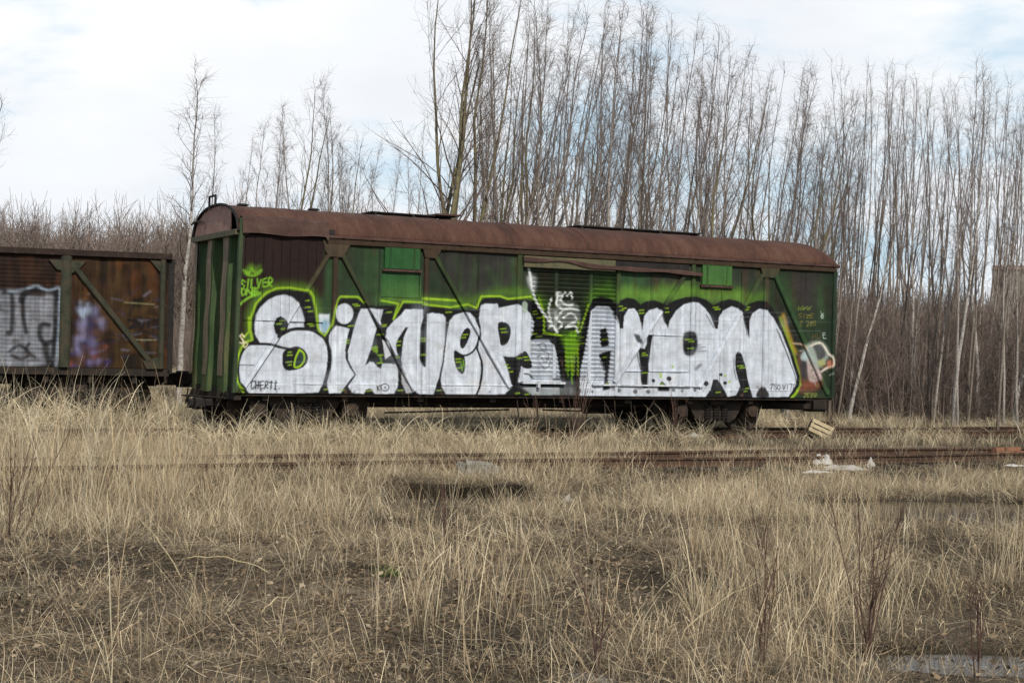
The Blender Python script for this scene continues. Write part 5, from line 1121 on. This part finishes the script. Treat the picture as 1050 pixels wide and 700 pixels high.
# far wood: dense thin growth that reads as one mass
def thick(r):
    T = Tubes()
    for k in range(16):
        p = (r.normal(0, .7), r.normal(0, .7), -.1); H_ = r.uniform(2.2, 5.0); P = stem(r, p, (r.normal(0, .12), r.normal(0, .12), 1), H_, 6, .07, .12); T.add(P, np.linspace(.015, .004, 7), 4)
        for b_ in range(11):
            q = r.randint(1, 6); d = (P[q] - P[q - 1]); d = d / np.linalg.norm(d) + r.normal(0, .4, 3); S_p = stem(r, P[q], d / np.linalg.norm(d), r.uniform(.5, 1.3), 3, .12, .1); T.add(S_p, np.linspace(.007, .004, 4), 3)
            for c_ in range(3): w_ = r.randint(0, 3); d2 = r.normal(0, .5, 3) + np.array([0, 0, .8]); T.add(stem(r, S_p[w_], d2 / np.linalg.norm(d2), r.uniform(.3, .7), 2, .1, .1), [.0048, .004, .003], 3)
    V = np.concatenate(T.V); Fq = np.concatenate(T.F); c0 = np.array([(.165, .13, .11)]); return V, Fq, np.repeat(c0, len(V), 0) * (.6 + .8 * np.repeat(r.rand(len(V) // 4 + 1), 4)[:len(V), None])
M['thick'] = mat_plant('thicket_twigs', 0.0, .65, 1.35)
proto_set('thicket', [thick for _ in range(6)], M['thick'])
def wood(name, px0, px1, Y0, Y1, n, hz0, hz1, label, seed):
    rr = np.random.RandomState(seed); Yv = Y0 + (Y1 - Y0) * rr.rand(n); pxv = rr.uniform(px0, px1, n); xv = (pxv - W0 / 2) / F * Yv
    s_ = rr.uniform(hz0, hz1, n) / 5.0; sc = np.stack([s_ * 1.1, s_ * 1.1, s_], 1)
    return scatter(name, 'thicket', np.stack([xv, Yv, ground(xv, Yv)], 1), np.stack([rr.normal(0, .05, n), rr.normal(0, .05, n), rr.rand(n) * 6.28], 1), sc, label, 'wood', 'stuff', seed)
wood('distant_thicket', -120, 420, 60, 88, 760, 3.6, 7.6, 'reddish bare thicket beyond the brown wagon', 61)
wood('distant_wood', 380, 1200, 88, 120, 620, 3.6, 6.2, 'brown wood far behind the young trees', 62)
wood('undergrowth', 840, 1130, 43, 72, 320, 1.0, 4.4, 'brown undergrowth between the young stems', 63)
wood('low_scrub', 180, 880, 46, 64, 200, 1.6, 3.0, 'low scrub behind the wagon', 64)
# ------------------------------------------------------------------ brick building among the trees at the right
bx0, bY = x_at(1016, 84), 84; bz = z_at(1030, 272, bY)
bd = empty('brick_building', (bx0, bY, 0), -.30); tag(bd, 'dull brick building with flat roof half hidden behind the trees at the right edge', 'building')
t = NT('brick_wall'); br = t.n('ShaderNodeTexBrick'); br.inputs['Scale'].default_value = 4; br.inputs['Color1'].default_value = (.30, .235, .20, 1); br.inputs['Color2'].default_value = (.26, .20, .17, 1); br.inputs['Mortar'].default_value = (.2, .18, .15, 1)
t.l(t.mapping((1, 1, 1)), br.inputs['Vector']); c = t.mix(t.mapr(t.noise(.6, 5, .6, t.mapping((1, 1, 1))), .35, .7, 0, .6), br.outputs['Color'], (.28, .24, .21)); t.bsdf(c, .9, .1)
b = MB(); b.box(0, 14, 0, 9, -1, bz - .3); b.build('wall', t.m, bd); b = MB(); b.box(-.05, 14.05, -.05, 9.05, bz - .298, bz, .05); b.build('roof', t.m, bd)
for ux_ in (1.6, 6.6):
    b = MB(); b.box(ux_, ux_ + 1.3, -.03, .02, 2.6, 4.0); w_ = b.build('window', M['concrete'], bd); b = MB(); b.box(ux_ - .1, ux_ + 1.4, -.1, .0, 2.48, 2.597); b.build('sill', M['concrete'], w_)

# ------------------------------------------------------------------ red stemmed saplings
def sapling(px, py, h_, n, spread, label, seed, group=None, off=0, Y=None):
    p = on_z(px, py, 0.0) if Y is None else at_depth(px, py, Y); z = float(ground(np.array([p[0]]), np.array([p[1]]))[0]); r = np.random.RandomState(seed); T = Tubes(); S2 = Tubes()
    for k in range(n):
        a = r.rand() * 6.28; P = stem(r, (r.normal(0, .02), r.normal(0, .02), -.03), (spread * math.cos(a) * r.rand() + off, spread * math.sin(a) * r.rand(), 1), h_ * r.uniform(.6, 1.0), 8, .05, .03); T.add(P, np.linspace(.006, .002, 9), 5)
        for b_ in range(7): q = r.randint(2, 8); d = (P[q] - P[q - 1]); d = d / np.linalg.norm(d) + r.normal(0, .3, 3); S2.add(stem(r, P[q], d / np.linalg.norm(d), r.uniform(.1, .3), 3, .08, .1), [.003, .0027, .0023, .0018], 3)
    e = empty('willow_sapling', (p[0], p[1], z)); link('stem', T.mesh('stem'), M['twig_red'], e); link('twigs', S2.mesh('twigs'), M['twig_red'], e); tag(e, label, 'sapling', group)
sapling(889, 664, 1.2, 7, .26, 'largest red stemmed sapling fanning out of the grass at lower right', 1, None, .06)
sapling(780, 690, 1.0, 4, .12, 'thin red sapling left of the largest red one', 2)
sapling(1004, 700, .65, 3, .10, 'short red sapling at the lower right corner', 3)
sapling(776, 590, .75, 2, .15, 'single red shoot behind the thin red sapling', 4)
sapling(456, 572, .85, 2, .05, 'dark upright shoot in front of the dark hole', 5)
sapling(590, 452, 1.9, 14, .30, 'pale brown bush growing before the middle of the wagon door', 6, None, .03, 31.2)
sapling(548, 455, 1.1, 5, .2, 'smaller brown bush left of the door bush', 7, None, 0, 30.7)
sapling(693, 452, 1.3, 6, .3, 'thin leafless bush by the right bogie', 8, None, 0, 32.4)
sapling(12, 560, 1.6, 5, .5, 'brown sapling arching in at the left edge', 9, None, .25)
sapling(612, 700, .8, 3, .2, 'brown shoot at the bottom middle of the grass', 10)

# ------------------------------------------------------------------ things lying about
def at_ground(px, py, zoff=0.0):
    p = on_z(px, py, 0.1)
    for _ in range(6): z = float(ground(np.array([p[0]]), np.array([p[1]]))[0]); p = on_z(px, py, z + zoff)
    return p
def free_obj(name, px, py, rz, label, cat, zoff=0.0, group=None):
    p = at_ground(px, py, 0); e = empty(name, (p[0], p[1], p[2] + zoff), rz); tag(e, label, cat, group); return e
# slatted crate leaning on the rail
x_, y_ = from_sn(plane_uv(838, 430)[0] - .0, .42); p = np.array([x_, y_])
e = empty('wooden_crate', (x_at(838, y_, 440), y_, RAILZ - .10), TH + .55); e.rotation_euler = (math.radians(-14), math.radians(24), TH - .55); tag(e, 'pale slatted wooden crate tipped against the rail right of the wagon', 'crate')
LC, WC, HC = .50, .33, .29
for k in range(3):
    b = MB(); b.box(-LC / 2, LC / 2, -WC / 2 - .012, -WC / 2, k * .11, k * .11 + .078); b.build('slat', M['crate'], e)
    b = MB(); b.box(-LC / 2, LC / 2, WC / 2, WC / 2 + .012, k * .11, k * .11 + .078); b.build('slat', M['crate'], e)
for k in range(4):
    b = MB(); b.box(-LC / 2, LC / 2, -WC / 2 + k * .094, -WC / 2 + k * .094 + .062, HC + .002, HC + .014); b.build('slat', M['crate'], e)
for sx in (-1, 1):
    for k in range(3):
        b = MB(); b.box(sx * LC / 2 - .008, sx * LC / 2 + .008, -WC / 2, WC / 2, .015 + k * .1, .015 + k * .1 + .085); b.build('end_board', M['crate'], e)
    for sy in (-1, 1):
        b = MB(); b.box(sx * (LC / 2 - .03) - .018, sx * (LC / 2 - .03) + .018, sy * (WC / 2 - .022) - .018, sy * (WC / 2 - .022) + .018, 0, HC); b.build('corner_post', M['crate'], e)
def crumple(name, px, py, sx, sy, sz, seed, mat, label, cat, rz=0.0, zoff=.02, n=14, group=None):
    r = np.random.RandomState(seed); V = []
    ph = r.rand(8) * 6.28
    for j in range(n + 1):
        for i in range(n + 1):
            a, c_ = i / n * 2 - 1, j / n * 2 - 1
            V.append((a * sx * (1 - .15 * abs(c_)) + r.normal(0, sx * .03), c_ * sy * (1 - .2 * abs(a)) + r.normal(0, sy * .03), sz * (.6 + .4 * math.sin(a * 4 + ph[0]) * math.cos(c_ * 3 + ph[1]) + .25 * math.sin(a * 9 + c_ * 7 + ph[2])) * (1 - .75 * max(abs(a), abs(c_)) ** 2) + r.normal(0, sz * .06)))
    Fs = [(j * (n + 1) + i, j * (n + 1) + i + 1, (j + 1) * (n + 1) + i + 1, (j + 1) * (n + 1) + i) for j in range(n) for i in range(n)]
    p = at_ground(px, py); o = link(name, mesh_np(name, V, np.array(Fs)), mat); o.location = (p[0], p[1], p[2] + zoff); o.rotation_euler = (0, 0, rz); md = o.modifiers.new('s', 'SOLIDIFY'); md.thickness = .006; tag(o, label, cat, group); return o
crumple('plastic_bag', 842, 478, .20, .12, .20, 1, M['white_trash'], 'crumpled white plastic bag beside the near rail', 'plastic bag', .3)
crumple('plastic_bag', 893, 481, .07, .07, .17, 2, M['white_trash'], 'small upright white bag right of the rubbish heap', 'plastic bag', .9)
crumple('plastic_sheet', 865, 483, .45, .16, .09, 3, M['grey_trash'], 'grey plastic sheet heaped between the two white bags', 'plastic sheet', .2)
crumple('paper_scrap', 838, 486, .28, .06, .05, 4, M['white_trash'], 'flat pale scrap in front of the rubbish heap', 'scrap', .35)
crumple('paper_scrap', 712, 449, .22, .1, .09, 5, M['grey_trash'], 'pale scrap in the grass before the right bogie', 'scrap', .1)
crumple('plastic_scrap', 1040, 479, .20, .05, .04, 6, M['white_trash'], 'thin white strip by the track at the right edge', 'scrap', .1)
crumple('paper_scrap', 582, 516, .09, .06, .09, 7, M['grey_trash'], 'pale scrap in the grass below the wagon door', 'scrap', .6)
def chunk(name, px, py, sx, sy, sz, seed, mat, label, cat, rz=0, zoff=-.04):
    import bmesh
    r = np.random.RandomState(seed); bm = bmesh.new(); bmesh.ops.create_cube(bm, size=2); bmesh.ops.bevel(bm, geom=bm.edges[:], offset=.35, segments=2, affect='EDGES'); bmesh.ops.subdivide_edges(bm, edges=bm.edges[:], cuts=2, use_grid_fill=True)
    for v_ in bm.verts: k_ = 1 + .10 * mn.noise(v_.co * 1.7 + Vector((seed, 0, 0))) + .05 * mn.noise(v_.co * 6); v_.co = Vector((v_.co.x * sx * k_, v_.co.y * sy * k_, v_.co.z * sz * k_))
    me = bpy.data.meshes.new(name); bm.to_mesh(me); bm.free(); p = at_ground(px, py); o = link(name, me, mat); o.location = (p[0], p[1], p[2] + sz * .55 + zoff); o.rotation_euler = (0, r.normal(0, .05), rz); tag(o, label, cat); return o
chunk('concrete_block', 490, 489, .30, .24, .12, 1, M['concrete'], 'weathered pale concrete block in the grass behind the dark hole', 'concrete block', .1, .05)
chunk('concrete_slab', 288, 484, .45, .2, .06, 2, M['concrete'], 'flat grey slab half buried in grass below the left bogie', 'concrete slab', .2)
chunk('concrete_slab', 612, 694, .16, .12, .03, 3, M['concrete'], 'pale stone slab flush with the soil at the bottom middle', 'concrete slab', .2)
p = at_ground(1034, 470); e = empty('brick_pile', (p[0], p[1], p[2]), TH); tag(e, 'low stack of orange bricks beside the near track at the right edge', 'brick pile')
rb = random.Random(5)
for k in range(14):
    l_ = k // 5; b = MB(); b.box(-.12, .12, -.058, .058, 0, .065, .005); o = b.build('brick', M['brick'], e); o.location = (-.24 + .25 * (k % 3) + rb.uniform(-.03, .03), .13 * ((k // 3) % 2) + rb.uniform(-.02, .02), .068 * l_ + .01); o.rotation_euler = (0, 0, rb.uniform(-.25, .25))
# dead canes lying across the foreground
def cane(px0, py0, px1, py1, label, r=.008):
    a_ = at_ground(px0, py0); c_ = at_ground(px1, py1); P = np.array([a_ + (c_ - a_) * t_ + np.array([0, 0, .05 + .06 * math.sin(t_ * 3.1) + .01 * math.sin(t_ * 17)]) for t_ in np.linspace(0, 1, 9)]); T = Tubes(); T.add(P - a_, np.linspace(r, r * .6, 9), 5)
    o = link('fallen_cane', T.mesh('fallen_cane'), M['straw']); o.location = a_; tag(o, label, 'reed cane')
M['straw'] = mat_rust('straw_cane', (.30, .23, .12), (.45, .36, .20), (.55, .46, .29), 5, .8)
cane(138, 533, 186, 598, 'bent pale cane lying in the left middle of the field'); cane(150, 540, 178, 565, 'short pale cane crossing the bent one on the left', .006); cane(192, 578, 275, 592, 'long pale cane lying flat left of the green tuft')
cane(682, 612, 710, 640, 'pale cane lying in the dark litter right of the middle'); cane(268, 635, 300, 622, 'broken straw cane in the lower left litter', .006); cane(705, 650, 790, 600, 'long cane leaning through the right hand grass', .006)

# ------------------------------------------------------------------ SKY AND SUN
SUN_EL = math.radians(42)               # the sun stands behind the camera, a little to its right
w = bpy.data.worlds.new('World'); scene.world = w; w.use_nodes = True; nt = w.node_tree; nt.nodes.clear()
out = nt.nodes.new('ShaderNodeOutputWorld'); bgn = nt.nodes.new('ShaderNodeBackground'); sky = nt.nodes.new('ShaderNodeTexSky'); sky.sky_type = 'NISHITA'; sky.sun_disc = False; sky.sun_elevation = SUN_EL
sd = Vector((.34 * math.cos(SUN_EL), -.94 * math.cos(SUN_EL), math.sin(SUN_EL))).normalized()
sky.sun_rotation = math.atan2(sd.x, sd.y)
tc = nt.nodes.new('ShaderNodeTexCoord'); mp = nt.nodes.new('ShaderNodeMapping'); mp.inputs['Scale'].default_value = (1, 1, 2.6); mp.inputs['Location'].default_value = (.35, 0, .1)
ns = nt.nodes.new('ShaderNodeTexNoise'); ns.inputs['Scale'].default_value = 4.2; ns.inputs['Detail'].default_value = 9; ns.inputs['Roughness'].default_value = .55; ns.inputs['Distortion'].default_value = .3
mr = nt.nodes.new('ShaderNodeMapRange'); mr.inputs['From Min'].default_value = .38; mr.inputs['From Max'].default_value = .56; mr.inputs['To Min'].default_value = .0; mr.inputs['To Max'].default_value = 1.0; mr.interpolation_type = 'SMOOTHSTEP'
n2_ = nt.nodes.new('ShaderNodeTexNoise'); n2_.inputs['Scale'].default_value = 2.6; n2_.inputs['Detail'].default_value = 6
cr = nt.nodes.new('ShaderNodeValToRGB'); cr.color_ramp.elements[0].position = .36; cr.color_ramp.elements[0].color = (8.5, 8.9, 9.5, 1); cr.color_ramp.elements[1].position = .58; cr.color_ramp.elements[1].color = (10.3, 10.4, 10.5, 1)
mx = nt.nodes.new('ShaderNodeMix'); mx.data_type = 'RGBA'
blue = nt.nodes.new('ShaderNodeMix'); blue.data_type = 'RGBA'; blue.inputs[0].default_value = .8; blue.inputs[7].default_value = (6.3, 8.3, 9.8, 1)
L = nt.links.new
L(tc.outputs['Generated'], mp.inputs['Vector']); L(mp.outputs[0], ns.inputs['Vector']); L(mp.outputs[0], n2_.inputs['Vector']); L(ns.outputs['Fac'], mr.inputs['Value']); L(n2_.outputs['Fac'], cr.inputs['Fac'])
sep = nt.nodes.new('ShaderNodeSeparateXYZ'); L(tc.outputs['Generated'], sep.inputs[0])
el = nt.nodes.new('ShaderNodeMapRange'); el.interpolation_type = 'SMOOTHSTEP'; el.inputs['From Min'].default_value = .28; el.inputs['From Max'].default_value = .62; el.inputs['To Min'].default_value = 1.0; el.inputs['To Max'].default_value = .22; L(sep.outputs['Z'], el.inputs['Value'])
mu = nt.nodes.new('ShaderNodeMath'); mu.operation = 'MULTIPLY'; L(mr.outputs[0], mu.inputs[0]); L(el.outputs[0], mu.inputs[1])
e2 = nt.nodes.new('ShaderNodeMapRange'); e2.interpolation_type = 'SMOOTHSTEP'; e2.inputs['From Min'].default_value = .28; e2.inputs['From Max'].default_value = .62; e2.inputs['To Min'].default_value = .8; e2.inputs['To Max'].default_value = 0.1; L(sep.outputs['Z'], e2.inputs['Value']); L(e2.outputs[0], blue.inputs[0])
L(sky.outputs[0], blue.inputs[6]); L(mu.outputs[0], mx.inputs[0]); L(blue.outputs[2], mx.inputs[6]); L(cr.outputs[0], mx.inputs[7]); L(mx.outputs[2], bgn.inputs['Color']); bgn.inputs['Strength'].default_value = .10
L(bgn.outputs[0], out.inputs['Surface'])
sl = bpy.data.lights.new('sun', 'SUN'); sl.energy = 4.3; sl.angle = math.radians(.8); sl.color = (1, .935, .84); so = bpy.data.objects.new('sun', sl); COL.objects.link(so); so.rotation_euler = sd.to_track_quat('Z', 'Y').to_euler(); so.location = (0, -5, 30)
scene.view_settings.view_transform = 'Standard'; scene.view_settings.look = 'None'; scene.view_settings.exposure = 0
scene.cycles.max_bounces = 5; scene.cycles.diffuse_bounces = 3; scene.cycles.transparent_max_bounces = 4
print('LEFT WAGON z', z2b, z2t, pR)
